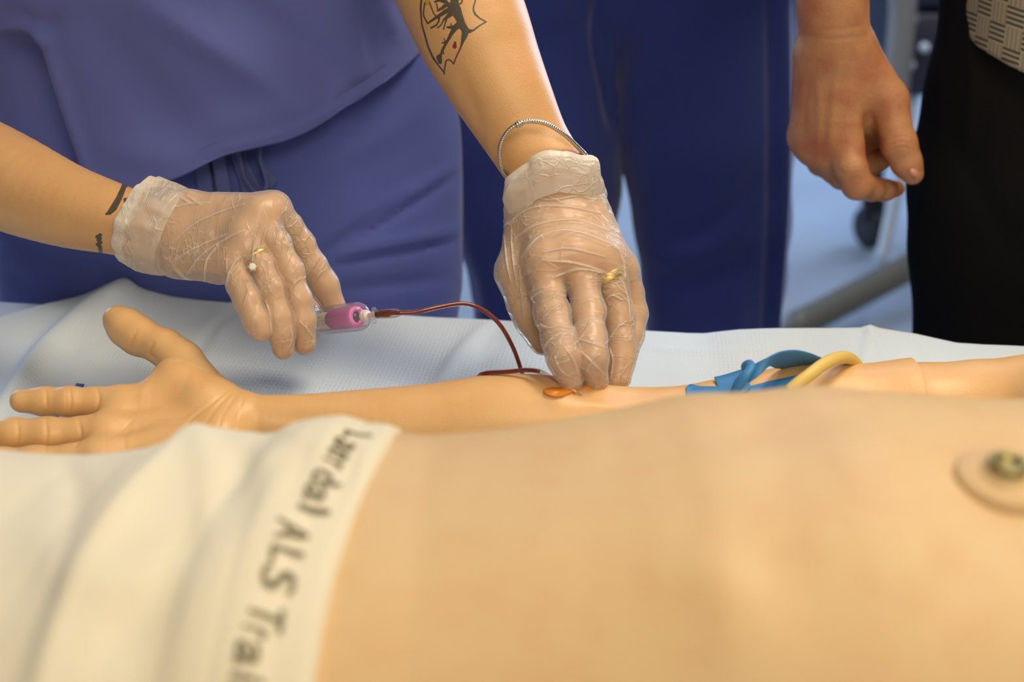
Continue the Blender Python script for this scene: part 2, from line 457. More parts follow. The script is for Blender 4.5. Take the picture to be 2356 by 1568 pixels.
def vinyl_glove(name, base_op=0.16, white=(250, 241, 226), fold_op=0.55, seed=0.0, layers=1.0):
    m = NT(name); w = lin(white)
    hc = m.attr('hand_coord', 'Vector')
    mp = m.new('ShaderNodeMapping'); m.l(hc, mp.inputs['Vector']); mp.inputs['Location'].default_value = (seed, seed * 2, 0)
    mp.inputs['Scale'].default_value = (1.0, 0.36, 0.6); mp.inputs['Rotation'].default_value = (0, 0, 0.45)
    wp = m.new('ShaderNodeVectorMath', operation='MULTIPLY_ADD'); nz = m.new('ShaderNodeTexNoise'); nz.inputs['Scale'].default_value = 40; m.l(mp.outputs[0], nz.inputs['Vector'])
    m.l(nz.outputs['Color'], wp.inputs[0]); wp.inputs[1].default_value = (0.022, 0.022, 0.022); m.l(mp.outputs[0], wp.inputs[2])
    def crease(scale, wd):
        v = m.new('ShaderNodeTexVoronoi', feature='DISTANCE_TO_EDGE'); v.inputs['Scale'].default_value = scale; m.l(wp.outputs[0], v.inputs['Vector'])
        return m.ramp(v.outputs['Distance'], wd, 0.0)
    def facet(scale):
        v = m.new('ShaderNodeTexVoronoi', feature='F1'); v.inputs['Scale'].default_value = scale; m.l(wp.outputs[0], v.inputs['Vector']); return v.outputs['Distance']
    g1 = m.ramp(m.noise(42, 1, mp.outputs[0]), 0.45, 0.60); g2 = m.ramp(m.noise(60, 1, mp.outputs[0]), 0.48, 0.62)
    r = m.math('ADD', m.math('MULTIPLY', m.math('MULTIPLY', crease(80, 0.05), g1), 0.55), m.math('MULTIPLY', m.math('MULTIPLY', crease(190, 0.08), g2), 0.7), True)
    f = m.attr('fold')
    fold = m.math('ADD', m.math('MULTIPLY', r, 0.75), f, True)
    hgt = m.math('ADD', fold, m.math('ADD', m.math('MULTIPLY', m.noise(45, 2, mp.outputs[0]), 0.9), m.math('MULTIPLY', facet(95), 0.9)))
    nb = m.bump(hgt, 0.0011)
    lw = m.new('ShaderNodeLayerWeight'); lw.inputs['Blend'].default_value = 0.42; m.l(nb, lw.inputs['Normal'])
    edge = m.math('POWER', lw.outputs['Facing'], 2.2)
    op = m.math('ADD', m.math('ADD', base_op, m.math('MULTIPLY', fold, fold_op)), m.math('MULTIPLY', edge, 0.4), True)
    tr = m.new('ShaderNodeBsdfTransparent'); tr.inputs[0].default_value = (0.985, 0.97, 0.95, 1)
    m.b.inputs['Base Color'].default_value = (*w, 1); m.b.inputs['Roughness'].default_value = 0.33
    m.b.inputs['Specular IOR Level'].default_value = 0.6
    m.l(nb, m.b.inputs['Normal'])
    tl = m.new('ShaderNodeBsdfTranslucent'); tl.inputs[0].default_value = (*w, 1); m.l(nb, tl.inputs['Normal'])
    film = m.new('ShaderNodeMixShader'); film.inputs[0].default_value = 0.35; m.l(m.b.outputs[0], film.inputs[1]); m.l(tl.outputs[0], film.inputs[2])
    mx = m.new('ShaderNodeMixShader'); m.l(op, mx.inputs[0]); m.l(tr.outputs[0], mx.inputs[1]); m.l(film.outputs[0], mx.inputs[2])
    gl = m.new('ShaderNodeBsdfGlossy'); gl.inputs['Roughness'].default_value = 0.2; m.l(nb, gl.inputs['Normal'])
    fr = m.new('ShaderNodeFresnel'); fr.inputs['IOR'].default_value = 1.38; m.l(nb, fr.inputs['Normal'])
    m2 = m.new('ShaderNodeMixShader'); m.l(m.math('MULTIPLY', fr.outputs[0], 0.35), m2.inputs[0]); m.l(mx.outputs[0], m2.inputs[1]); m.l(gl.outputs[0], m2.inputs[2])
    m.l(m2.outputs[0], m.out.inputs[0])
    return m.m
def clear_plastic(name, tint=(0.97, 0.97, 0.98), milky=0.1, edge=0.5, ior=1.45, rough=0.08, col=(225, 222, 228)):
    m = NT(name)
    tr = m.new('ShaderNodeBsdfTransparent'); tr.inputs[0].default_value = (*tint, 1)
    lw = m.new('ShaderNodeLayerWeight'); lw.inputs['Blend'].default_value = 0.4
    e = m.math('POWER', lw.outputs['Facing'], 3.0)
    op = m.math('ADD', m.math('MULTIPLY', e, edge), m.math('MULTIPLY', m.noise(80, 2), milky * 2), True)
    m.b.inputs['Base Color'].default_value = (*lin(col), 1); m.b.inputs['Roughness'].default_value = 0.2
    tl = m.new('ShaderNodeBsdfTranslucent'); tl.inputs[0].default_value = (*lin(col), 1); fm = m.new('ShaderNodeMixShader'); fm.inputs[0].default_value = 0.5; m.l(m.b.outputs[0], fm.inputs[1]); m.l(tl.outputs[0], fm.inputs[2])
    mx = m.new('ShaderNodeMixShader'); m.l(op, mx.inputs[0]); m.l(tr.outputs[0], mx.inputs[1]); m.l(fm.outputs[0], mx.inputs[2])
    gl = m.new('ShaderNodeBsdfGlossy'); gl.inputs['Roughness'].default_value = rough
    fr = m.new('ShaderNodeFresnel'); fr.inputs['IOR'].default_value = ior
    m2 = m.new('ShaderNodeMixShader'); m.l(m.math('MULTIPLY', fr.outputs[0], 0.5), m2.inputs[0]); m.l(mx.outputs[0], m2.inputs[1]); m.l(gl.outputs[0], m2.inputs[2])
    m.l(m2.outputs[0], m.out.inputs[0]); return m.m

# ------------------------------------------------------------------ the room
M_floor = NT('vinyl_floor')
_f = M_floor.noise(3.0, 4); _f2 = M_floor.noise(220, 2)
M_floor.l(M_floor.mix(M_floor.math('ADD', M_floor.math('MULTIPLY', _f, 0.7), M_floor.math('MULTIPLY', _f2, 0.3)), lin((142, 152, 165)), lin((170, 179, 190))), M_floor.b.inputs['Base Color'])
M_floor.b.inputs['Roughness'].default_value = 0.28; M_floor.b.inputs['Coat Weight'].default_value = 0.25
M_wall = plain('wall_paint', (120, 124, 128), 0.8, bump=0.0004, bscale=160)
M_ceil = plain('ceiling_board', (215, 215, 212), 0.9, bump=0.0006, bscale=260)
M_base = plain('baseboard_vinyl', (48, 50, 54), 0.5)
struct('floor', box_mesh('floor', (-3.2, -2.4, -0.05), (3.2, 6.9, 0)), M_floor.m)
struct('wall_back', box_mesh('wall_back', (-3.2, 6.9, 0), (3.2, 7.0, 2.8)), M_wall)
struct('wall_left', box_mesh('wall_left', (-3.3, -2.4, 0), (-3.2, 7.0, 2.8)), M_wall)
struct('wall_right', box_mesh('wall_right', (3.2, -2.4, 0), (3.3, 7.0, 2.8)), M_wall)
struct('ceiling', box_mesh('ceiling', (-3.3, -2.4, 2.8), (3.3, 7.0, 2.88)), M_ceil)
struct('baseboard_back', box_mesh('baseboard_back', (-3.2, 6.88, 0), (3.2, 6.9, 0.12), 0.004), M_base)
struct('baseboard_left', box_mesh('baseboard_left', (-3.2, -2.4, 0), (-3.18, 6.88, 0.12), 0.004), M_base)
struct('baseboard_right', box_mesh('baseboard_right', (3.18, -2.4, 0), (3.2, 6.88, 0.12), 0.004), M_base)

# ------------------------------------------------------------------ bed and drape
def Yfar(x): return 1.281 - 0.158 * x
M_sheet = fabric('bed_sheet_cotton', (222, 226, 226), weave=1400)
M_steel = plain('painted_steel', (150, 152, 150), 0.4, 0.3)
M_black = plain('black_rubber', (18, 18, 20), 0.55)
bed = thing('examination_bed', (-0.15, 0.85, 0), 'padded bed under the paper drape, white sheet showing at its left end', 'bed')
bm = bmesh.new()
def bedpoly(z0, z1, ins):
    xs = (-1.25 + ins, 0.95 - ins); lo = []; 
    for z in (z0, z1):
        lo.append([bm.verts.new((xs[0], Yfar(xs[0]) - 0.95 + ins, z)), bm.verts.new((xs[1], Yfar(xs[1]) - 0.95 + ins, z)),
                   bm.verts.new((xs[1], Yfar(xs[1]) - ins, z)), bm.verts.new((xs[0], Yfar(xs[0]) - ins, z))])
    a, b = lo; bm.faces.new(a[::-1]); bm.faces.new(b)
    for i in range(4): bm.faces.new((a[i], a[(i + 1) % 4], b[(i + 1) % 4], b[i]))
bedpoly(BED - 0.12, BED, 0.0)
bmesh.ops.bevel(bm, geom=list(bm.edges), offset=0.02, segments=4, affect='EDGES')
link('mattress', bm_mesh('mattress', bm, True), M_sheet, bed)
bm = bmesh.new(); bedpoly(BED - 0.19, BED - 0.125, 0.03); link('frame', bm_mesh('frame', bm), M_steel, bed)
for x in (-1.1, 0.8):
    for y in (-0.85, -0.1):
        p = (x, Yfar(x) + y)
        lg = link('leg', box_mesh('leg', (p[0] - 0.025, p[1] - 0.025, 0.1), (p[0] + 0.025, p[1] + 0.025, BED - 0.19), 0.006), M_steel, bed)
        lathe('caster', np.array([p[0] - 0.016, p[1], 0.05]), [1, 0, 0], [(0, 0.0), (0, 0.04), (0.006, 0.05), (0.026, 0.05), (0.032, 0.04), (0.032, 0)], M_black, lg, 18)

far = [(-500, 770), (-300, 760), (0, 738), (100, 707), (190, 688), (240, 670), (286, 657), (330, 672), (400, 690), (480, 698), (560, 704), (700, 722), (900, 735), (1000, 741), (1118, 750), (1200, 751), (1300, 770), (1420, 781), (1600, 777), (1700, 768), (1830, 765), (1980, 763), (2000, 756), (2020, 764), (2100, 779), (2200, 803), (2260, 807), (2356, 810), (2700, 815)]
nx, ns, nh = 300, 190, 26
xs = np.linspace(-0.60, 0.66, nx); V = np.zeros((ns + nh, nx, 3))
Ye = Yfar(xs) - 0.004 - 0.10 * smooth01((-0.42 - xs) / 0.12)
ze = np.full(nx, BED)
for _ in range(6):
    q, _d = proj(np.stack([xs, Ye, ze], 1)); py = polyinterp(far, q[:, 0])
    for i in range(nx): ze[i] = P(q[i, 0], py[i], Ye[i])[2]
Yn = 0.50 + 0.0 * xs
for j in range(ns):
    s = j / (ns - 1.0); Y = Yn + (Ye - Yn) * s
    w = smooth01((Y - (Ye - 0.26)) / 0.26) ** 1.3
    V[j, :, 0] = xs; V[j, :, 1] = Y; V[j, :, 2] = BED + 0.0045 + np.maximum(ze - BED, -0.0005) * w
for k in range(nh):
    a = min(k + 1, 6) / 6.0 * math.pi / 2; R = 0.014
    V[ns + k, :, 0] = xs; V[ns + k, :, 1] = Ye + R * math.sin(a) + 0.004 * np.sin(xs * 40) * max(0, k - 5) / 20
    V[ns + k, :, 2] = ze - R * (1 - math.cos(a)) - max(0, k - 5) * 0.012
Fq = []
idx = np.arange((ns + nh) * nx).reshape(ns + nh, nx)
Fq = np.stack([idx[:-1, :-1], idx[:-1, 1:], idx[1:, 1:], idx[1:, :-1]], -1).reshape(-1, 4)
V = V.reshape(-1, 3)
flatY = V[:, 1]
V[:, 2] += 0.0022 * noise3(V * [7, 7, 7], 3) * smooth01((V[:, 1] - 0.5) / 0.1) + 0.0009 * noise3(V * [26, 18, 9], 4)
V, _ = sculpt(V, Fq, [
    ([(288, 660), (190, 735), (90, 830), (20, 930), (-40, 1010)], 26, 0.013),
    ([(200, 840), (260, 880), (180, 930)], 60, -0.008),
    ([(570, 706), (500, 750), (430, 840)], 12, -0.0035),
    ([(560, 700), (480, 770)], 30, 0.004),
    ([(1118, 752), (1060, 810), (1010, 880)], 16, 0.004), ([(1150, 760), (1100, 830)], 22, -0.003),
    ([(2000, 756), (1996, 790), (1990, 830)], 5, 0.004), ([(2030, 770), (2050, 800), (2040, 830)], 14, -0.002),
    ([(1480, 800), (1620, 812), (1760, 800)], 10, 0.002), ([(700, 730), (760, 790), (700, 850)], 40, 0.004)])
V[:ns * nx, 2] = np.maximum(V[:ns * nx, 2], BED + 0.0028)
M_drape = NT('paper_drape')
_c = lin((200, 213, 224)); _c2 = lin((209, 220, 228))
M_drape.l(M_drape.mix(M_drape.noise(6, 3), _c, _c2), M_drape.b.inputs['Base Color'])
M_drape.b.inputs['Roughness'].default_value = 0.9; M_drape.b.inputs['Specular IOR Level'].default_value = 0.15
_v = M_drape.new('ShaderNodeTexVoronoi'); _v.inputs['Scale'].default_value = 260; _v.inputs['Randomness'].default_value = 0.25
_m = M_drape.new('ShaderNodeMapping'); _m.inputs['Scale'].default_value = (1, 0.55, 0.8); _m.inputs['Rotation'].default_value = (0, 0, 0.18)
M_drape.l(M_drape.coord(), _m.inputs[0]); M_drape.l(_m.outputs[0], _v.inputs['Vector'])
M_drape.l(M_drape.bump(M_drape.ramp(_v.outputs['Distance'], 0.1, 0.5), 0.0006, 0.5), M_drape.b.inputs['Normal'])
dr = link('paper_drape', mesh_np('paper_drape', V, Fq), M_drape.m)
tag(dr, 'pale blue embossed disposable drape spread over the bed beneath the training arm', 'drape')
DRAPE = V
mod = dr.modifiers.new('thickness', 'SOLIDIFY'); mod.thickness = 0.0012; mod.offset = -1

# ------------------------------------------------------------------ training manikin
M_man = skin('manikin_vinyl', (226, 181, 123), (220, 166, 106), rough=0.42, bump=0.00007, sss=0.05, mottle=0.45)
M_man2 = skin('manikin_chest_vinyl', (210, 178, 128), (207, 167, 119), rough=0.6, bump=0.00005, sss=0.05, mottle=0.6)
manikin = thing('training_manikin', (0.0, 0.60, BED), 'tan medical training manikin lying face up with its right arm stretched out', 'manikin')
YC = 0.600
def ring_pts(x, H, W, n=72, yc=YC, pw=0.72):
    th = np.linspace(0, np.pi, n); c = np.cos(th); s = np.sin(th)
    return np.stack([np.full(n, x), yc - W * np.sign(c) * np.abs(c) ** 0.85, BED + 0.002 + H * s ** pw], 1)
def fit_ring(x, W, T, n=72, shear=0.0):
    a, b = 0.05, 0.34
    for _ in range(26):
        h = (a + b) / 2; q, _d = proj(ring_pts(x, h, W, n))
        if (q[:, 1] - polyinterp(T, q[:, 0])).min() < 0: b = h
        else: a = h
    return ring_pts(x, h, W, n)
T_body = [(-900, 1150), (0, 1110), (400, 1060), (700, 1003), (830, 992), (890, 992), (1000, 998), (1100, 989), (1200, 976), (1300, 961), (1400, 944), (1500, 925), (1560, 912), (1620, 906), (1700, 903), (1780, 893), (1830, 886), (1900, 884), (1950, 889), (2050, 899), (2150, 908), (2250, 915), (2356, 916), (3000, 905)]
xs = np.concatenate([np.linspace(-0.5, -0.1, 20, endpoint=False), np.linspace(-0.1, 0.42, 150)])
Wx = lambda x: 0.168 + 0.012 * smooth01((x + 0.05) / 0.3) + 0.006 * smooth01((-x - 0.1) / 0.2)
rings = [fit_ring(x, Wx(x), T_body) for x in xs]
end = rings[-1]
for k, s in enumerate((0.9, 0.7, 0.4, 0.12)):                 # shoulder line closes towards the neck
    e = end.copy(); e[:, 0] += 0.02 + 0.018 * k; e[:, 1] = YC + (e[:, 1] - YC) * s ** 0.5; e[:, 2] = BED + 0.002 + (e[:, 2] - BED) * s ** 0.5; rings.append(e)
def grid_faces(m, n):
    idx = np.arange(m * n).reshape(m, n)
    return np.stack([idx[:-1, :-1], idx[1:, :-1], idx[1:, 1:], idx[:-1, 1:]], -1).reshape(-1, 4)
V = np.array(rings); m, n = V.shape[:2]; Fq = grid_faces(m, n); V = V.reshape(-1, 3)
N = vnormals(V, Fq)
if N[len(N) // 2][2] < 0: Fq = Fq[:, ::-1]; N = -N
V = V + N * (0.0020 * noise3(V * 9, 11) * np.clip(N[:, 2:3].ravel(), 0, 1) + 0.0008 * noise3(V * 22, 12))[:, None]
V, _ = sculpt(V, Fq, [([(1560, 1290), (1650, 1330), (1700, 1420)], 90, 0.0025), ([(1740, 1260), (1800, 1330)], 70, -0.002),
                      ([(1420, 1010), (1700, 985), (1950, 960)], 45, -0.003), ([(1900, 1040), (2080, 1060)], 60, 0.002),
                      ([(2250, 1250), (2150, 1400), (2050, 1560)], 60, -0.002)])
V = V - N * (0.010 * smooth01((-0.092 - V[:, 0]) / 0.03))[:, None]
TORSO = V
link('torso', mesh_np('torso', V, Fq), M_man2, manikin)
bm = bmesh.new()
# shorts
T_sh = [(-900, 1010), (-200, 1030), (0, 1045), (100, 1055), (200, 1061), (270, 1055), (330, 1046), (385, 1028), (420, 995), (445, 984), (480, 993), (540, 1003), (610, 1011), (640, 1006), (680, 982), (740, 968), (790, 965), (820, 974), (840, 984), (870, 986), (892, 988), (1000, 990)]
xs = np.linspace(-0.0645, -0.52, 190)
rings = []
for i, x in enumerate(xs):
    r = fit_ring(x, Wx(x) + 0.005, T_sh)
    rings.append(r)
R = np.array(rings)
R[:, :, 0] -= 0.0195 * smooth01((0.665 - R[:, :, 1]) / 0.2) ** 0.8
lip = R[0].copy(); lip[:, 1] = YC + (lip[:, 1] - YC) * 0.975; lip[:, 2] -= 0.006
R = np.concatenate([lip[None], R], 0)
m, n = R.shape[:2]; Fq = grid_faces(m, n); V = R.reshape(-1, 3); N = vnormals(V, Fq)
if N[len(N) // 2][2] < 0: Fq = Fq[:, ::-1]; N = -N
V = V + N * (0.0030 + 0.0020 * noise3(V * 14, 21) * smooth01((-0.075 - V[:, 0]) / 0.03))[:, None]
V, _ = sculpt(V, Fq, [([(445, 985), (480, 1100), (470, 1210)], 26, 0.004), ([(520, 1010), (560, 1100), (520, 1200)], 34, -0.004),
                      ([(150, 1065), (175, 1140), (150, 1300)], 24, -0.003), ([(330, 1060), (260, 1180), (200, 1230)], 45, 0.004),
                      ([(640, 1020), (700, 1060), (660, 1150)], 24, -0.003), ([(780, 985), (810, 1060), (775, 1180)], 12, -0.0016),
                      ([(545, 1250), (505, 1420), (470, 1600)], 9, -0.0014, 1), ([(590, 1110), (550, 1240)], 9, -0.0012),
                      ([(835, 1060), (800, 1200), (745, 1420), (705, 1600)], 10, 0.0012, 1), ([(100, 1250), (250, 1330), (380, 1300)], 60, 0.004),
                      ([(700, 985), (560, 1100)], 20, 0.002), ([(240, 1500), (330, 1400)], 50, -0.003)])
M_short = fabric('shorts_cotton', (222, 213, 186), weave=900, depth=0.00008, vary=0.04)
shorts = link('shorts', mesh_np('shorts', V, Fq), M_short, manikin, label='cream cotton shorts with printed lettering on the waistband')
SH = V; SHN = vnormals(V, Fq)
# lettering printed along the waistband
M_ink = plain('print_ink', (112, 104, 78), 0.8, vary=0.15, nscale=400)
def letter_mesh(ch, size):
    cu = bpy.data.curves.new('glyph', 'FONT'); cu.body = ch; cu.size = size; cu.resolution_u = 6; cu.offset = 0.00035
    o = bpy.data.objects.new('glyph', cu); C.objects.link(o)
    bpy.context.view_layer.update(); dg = bpy.context.evaluated_depsgraph_get()
    me = bpy.data.meshes.new_from_object(o.evaluated_get(dg))
    bpy.data.objects.remove(o); bpy.data.curves.remove(cu)
    b = bmesh.new(); b.from_mesh(me); bpy.data.meshes.remove(me)
    bmesh.ops.triangulate(b, faces=b.faces)
    bmesh.ops.subdivide_edges(b, edges=[e for e in b.edges if e.calc_length() > size * 0.12], cuts=1)
    vs = np.array([v.co[:] for v in b.verts]); fs = [[v.index for v in f.verts] for f in b.faces]; b.free()
    return vs, fs
txt = [('L', 996, 1010, 792), ('a', 1011, 1029, 771), ('e', 1032, 1050, 757), ('r', 1053, 1066, 742), ('d', 1076, 1107, 719), ('a', 1112, 1146, 701), ('l', 1155, 1166, 687),
       ('A', 1190, 1235, 637), ('L', 1248, 1285, 622), ('S', 1294, 1348, 603), ('T', 1384, 1438, 575), ('r', 1441, 1464, 560), ('a', 1474, 1532, 543), ('i', 1548, 1564, 533), ('n', 1582, 1640, 520), ('e', 1655, 1715, 500), ('r', 1730, 1765, 485)]
TV, TF = [], []
sh_grid = SH.reshape(m, n, 3)
for ch, p0, p1, pxl in txt:
    vs, fs = letter_mesh(ch, 0.0198)
    xb = -0.0975
    for _ in range(4):
        i = int(np.argmin(np.abs(sh_grid[:, n // 2, 0] - xb)))
        col = sh_grid[i]; q, dq = proj(col); top = int(np.argmin(q[:, 1]))
        vis = col[:top + 1][::-1]; qy = q[:top + 1, 1][::-1]                 # far silhouette towards the near side
        xb = (pxl - 1178) * np.interp((p0 + p1) / 2, qy, dq[:top + 1][::-1]) / FPX
    arc = np.concatenate([[0], np.cumsum(np.linalg.norm(np.diff(vis, axis=0), axis=1))])
    a0, a1 = np.interp([p0, p1], qy, arc)
    vs[:, 0] = (vs[:, 0] - vs[:, 0].min()) / (vs[:, 0].max() - vs[:, 0].min())
    base = len(TV)
    for v in vs:
        a = a0 + v[0] * (a1 - a0); y = np.interp(a, arc, vis[:, 1]); z = np.interp(a, arc, vis[:, 2]); xx = xb + v[1]
        dd = np.hypot((SH[:, 0] - xx), (SH[:, 1] - y)) + 10 * (SHN[:, 2] < -0.2)
        k = np.argsort(dd)[:4]; w = 1 / (dd[k] + 1e-4); w /= w.sum()
        p = (SH[k] * w[:, None]).sum(0); nn = nrm((SHN[k] * w[:, None]).sum(0)); p = np.array([xx, y, p[2] - ((xx - p[0]) * nn[0] + (y - p[1]) * nn[1]) / max(nn[2], 0.3)])
        TV.append(p + nn * 0.0007)
    TF += [[base + j for j in f] for f in fs]
link('lettering', faces_mesh('lettering', TV, TF, False), M_ink, shorts, label='dark grey printed lettering running down the waistband')

# chest electrode stud
c0 = surf(TORSO, 2308, 1108, 14); ax = nrm([0.05, -0.18, 1.0])
stud = lathe('electrode_stud', c0 - ax * 0.006, ax, [(0, 0.022), (0.0090, 0.0215), (0.0104, 0.0200), (0.0107, 0.0125), (0.0120, 0.0108), (0.0140, 0.0100), (0.0143, 0.0)], M_man2, manikin, 40, 'raised round vinyl boss with a metal snap in its centre')
M_snap = plain('snap_metal', (146, 134, 88), 0.35, 0.85, bump=0.0005, bscale=500)
sn = lathe('snap', c0 + ax * 0.0078, ax, [(0, 0.0088), (0.003, 0.0088), (0.0042, 0.0078), (0.0040, 0.0060), (0.0020, 0.0052), (0.0018, 0.0)], M_snap, stud, 28, 'dull brass snap')
# arm
arm = [J(545, 962, .985, 52), J(600, 962, .985, 54), J(700, 970, .985, 64), J(850, 974, .985, 80), J(1000, 976, .985, 95), J(1130, 968, .985, 106), J(1250, 968, .985, 106), J(1400, 978, .985, 92), J(1560, 982, .985, 94), J(1700, 972, .985, 109), J(1850, 965, .985, 127), J(2000, 966, .985, 131), J(2110, 958, .985, 137)]
pn = nrm([0.05, -0.25, 1.0])
mcp = [J(278, 928, .985, 34), J(245, 996, .955, 36), J(228, 1052, .925, 34), J(232, 1100, .90, 30)]
car = [J(500, 935, .995, 46), J(495, 965, .98, 46), J(495, 990, .965, 44), J(505, 1010, .955, 42)]
base = [limb(arm)] + [(car[i][0], car[i][1], mcp[i][0], mcp[i][1] * 1.0) for i in range(4)]
base += [(J(545, 962, .985, 50)[0], J(0, 0, 1, 50)[1], car[i][0], car[i][1]) for i in range(4)]
for i in range(3): base.append((mcp[i][0], mcp[i][1] * 0.9, mcp[i + 1][0], mcp[i + 1][1] * 0.9))
th_m = J(418, 832, 1.035, 46)
base += [(J(495, 925, 1.0, 48)[0], J(495, 925, 1.0, 52)[1], th_m[0], th_m[1]), (J(470, 930, .985, 52)[0], J(470, 930, .985, 52)[1], J(400, 870, 1.01, 46)[0], J(400, 870, 1.01, 46)[1]),
         (J(400, 880, 1.0, 44)[0], J(0, 0, 1, 44)[1] * .985, J(310, 935, .985, 34)[0], J(0, 0, 1, 34)[1])]
fin = [chain([mcp[0], J(222, 924, .985, 32), J(160, 923, .983, 32), J(104, 923, .985, 31), J(50, 922, .985, 27)]),
       chain([mcp[1], J(190, 996, .955, 36), J(110, 999, .953, 38), J(30, 999, .953, 36), J(-40, 998, .955, 31)]),
       chain([mcp[2], J(170, 1058, .925, 36), J(80, 1064, .923, 37), J(0, 1064, .925, 34), J(-60, 1062, .925, 29)]),
       chain([mcp[3], J(190, 1118, .90, 30), J(110, 1124, .90, 30), J(50, 1126, .90, 27), J(0, 1126, .90, 24)]),
       chain([th_m, J(380, 800, 1.045, 41), J(318, 772, 1.058, 43), J(290, 752, 1.065, 42), J(270, 735, 1.07, 33)])]
V, Fq = sdf_build(base, fin, h=0.0011, kb=0.012, kf=0.008, kj=0.006)
V = relax(V, Fq, 2)
V, _ = sculpt(V, Fq, [
    ([(104, 888), (107, 925), (104, 960)], 3.5, -0.0008), ([(160, 886), (163, 925), (160, 960)], 3.5, -0.0009), ([(152, 888), (154, 955)], 3.5, -0.0004), ([(222, 888), (228, 920), (214, 955)], 4, -0.0009),
    ([(40, 962), (42, 1000), (38, 1036)], 3.5, -0.0008), ([(105, 960), (108, 1000), (104, 1040)], 3.5, -0.0009), ([(180, 962), (186, 1000), (172, 1030)], 4, -0.0008),
    ([(314, 760), (300, 790), (296, 808)], 4, -0.0009), ([(305, 765), (298, 800)], 3, -0.0004), ([(352, 790), (342, 812), (358, 826)], 5, -0.0012),
    ([(528, 893), (490, 925), (450, 955), (420, 985)], 3.5, -0.0008), ([(535, 900), (500, 935), (465, 985)], 4, -0.0006), ([(545, 905), (515, 950), (500, 990)], 3.5, -0.0005), ([(560, 912), (545, 960), (540, 1000)], 4, -0.0004),
    ([(285, 940), (320, 958), (370, 962), (420, 958), (450, 940)], 3, -0.0005), ([(250, 1010), (285, 985), (310, 960)], 3, -0.0004), ([(285, 1000), (290, 1050)], 3, -0.0004), ([(240, 980), (245, 1060)], 3, -0.0003),
    ([(440, 820), (420, 830), (395, 835)], 4, -0.0003), ([(350, 850), (330, 890), (325, 930)], 8, 0.0004),
    ([(430, 870), (460, 880)], 24, 0.0012), ([(600, 930), (720, 935), (850, 938)], 14, 0.0009), ([(620, 960), (740, 965)], 12, -0.0008),
    ([(1320, 905), (1420, 908), (1500, 900)], 18, -0.0018), ([(1360, 930), (1480, 945)], 14, 0.001), ([(1800, 860), (1980, 860), (2090, 855)], 22, 0.0012)])
nf = V[Fq].mean(1); x0 = P(2107, 850, .985)[0]
Fq = Fq[nf[:, 0] < x0]
V[:, 0] = np.minimum(V[:, 0], x0 + 0.0005)
red = np.zeros(len(V)); Q, d = proj(V)
for (px, py, r, a) in [(338, 808, 5, 1.0), (350, 815, 8, 0.5), (800, 960, 60, .12)]:
    red += a * np.exp(-((Q[:, 0] - px) ** 2 + (Q[:, 1] - py) ** 2) / r ** 2)
ARM = V
armo = link('arm', mesh_np('arm', V, Fq, attrs={'red': (red, 'FLOAT')}), M_man, manikin)
sh = [J(2060, 972, .985, 116), J(2120, 958, .985, 123), J(2250, 952, .983, 124), J(2380, 950, .97, 135), J(2520, 960, .93, 150), J(2650, 980, .86, 150)]
V, Fq = sdf_build(chain(sh), h=0.003, kb=0.004)
link('shoulder', mesh_np('shoulder', relax(V, Fq, 2), Fq), M_man, manikin)

# blue strip under the fingers
M_blue = plain('blue_band_latex', (62, 132, 190), 0.55, vary=0.04, bump=0.00006, bscale=900)
def on_bed(px, py, z=BED + 0.0065):
    d = P(px, py, 1.0) - np.array([0, 0, CAMZ]); return np.array([0, 0, CAMZ]) + d * ((z - CAMZ) / d[2])
b1 = strip('blue_strip', [on_bed(105, 985), on_bed(112, 958), on_bed(150, 920), on_bed(176, 882)], [on_bed(130, 985), on_bed(134, 956), on_bed(172, 920), on_bed(194, 884)], 0.001, plain('blue_foam', (28, 88, 175), 0.6))
tag(b1, 'small bright blue strip lying on the drape beneath the manikin fingers', 'strip')

# ------------------------------------------------------------------ people: shared helpers
def join_vf(parts):
    V, F, o = [], [], 0
    for v, f in parts: V.append(v); F.append(f + o); o += len(v)
    return np.vstack(V), np.vstack(F)
def refine(V, Fq, mask_v, cuts=2, it=3):
    """finer quads where the skin carries fine marks"""
    bm = bmesh.new(); me = mesh_np('t', V, Fq); bm.from_mesh(me); bpy.data.meshes.remove(me)
    bm.verts.ensure_lookup_table()
    es = [e for e in bm.edges if mask_v[e.verts[0].index] and mask_v[e.verts[1].index]]
    bmesh.ops.subdivide_edges(bm, edges=es, cuts=cuts, use_grid_fill=True, smooth=1.0)
    V2 = np.array([v.co[:] for v in bm.verts]); bm.verts.index_update()
    F2 = []
    for f in bm.faces:
        i = [v.index for v in f.verts]
        if len(i) == 4: F2.append(i)
        elif len(i) == 3: F2.append(i + [i[-1]])
        else:
            for k in range(1, len(i) - 1): F2.append([i[0], i[k], i[k + 1], i[k + 1]])
    bm.free(); return V2, F2
def mesh_mixed(name, V, F, attrs=None):
    me = faces_mesh(name, V, F)
    for a, val in (attrs or {}).items():
        at = me.attributes.new(a, 'FLOAT', 'POINT'); at.data.foreach_set('value', np.asarray(val, np.float32))
    return me
def blobs(V, spots):
    r = np.zeros(len(V)); Q, d = proj(V)
    for px, py, s, a in spots: r += a * np.exp(-((Q[:, 0] - px) ** 2 + (Q[:, 1] - py) ** 2) / s ** 2)
    return r
def ink_field(V, N, strokes):
    Q, d = proj(V); best = np.full(len(V), 30.0)
    cv = np.array([0, 0, CAMZ]) - V; f = (N * cv).sum(1) > 0
    for st in strokes:
        st = np.array(st, float); lo = st[:, :2].min(0) - 12; hi = st[:, :2].max(0) + 12
        m = np.where((Q > lo).all(1) & (Q < hi).all(1) & f)[0]
        if len(m): best[m] = np.minimum(best[m], pdist(Q[m], st)[0])
    return best
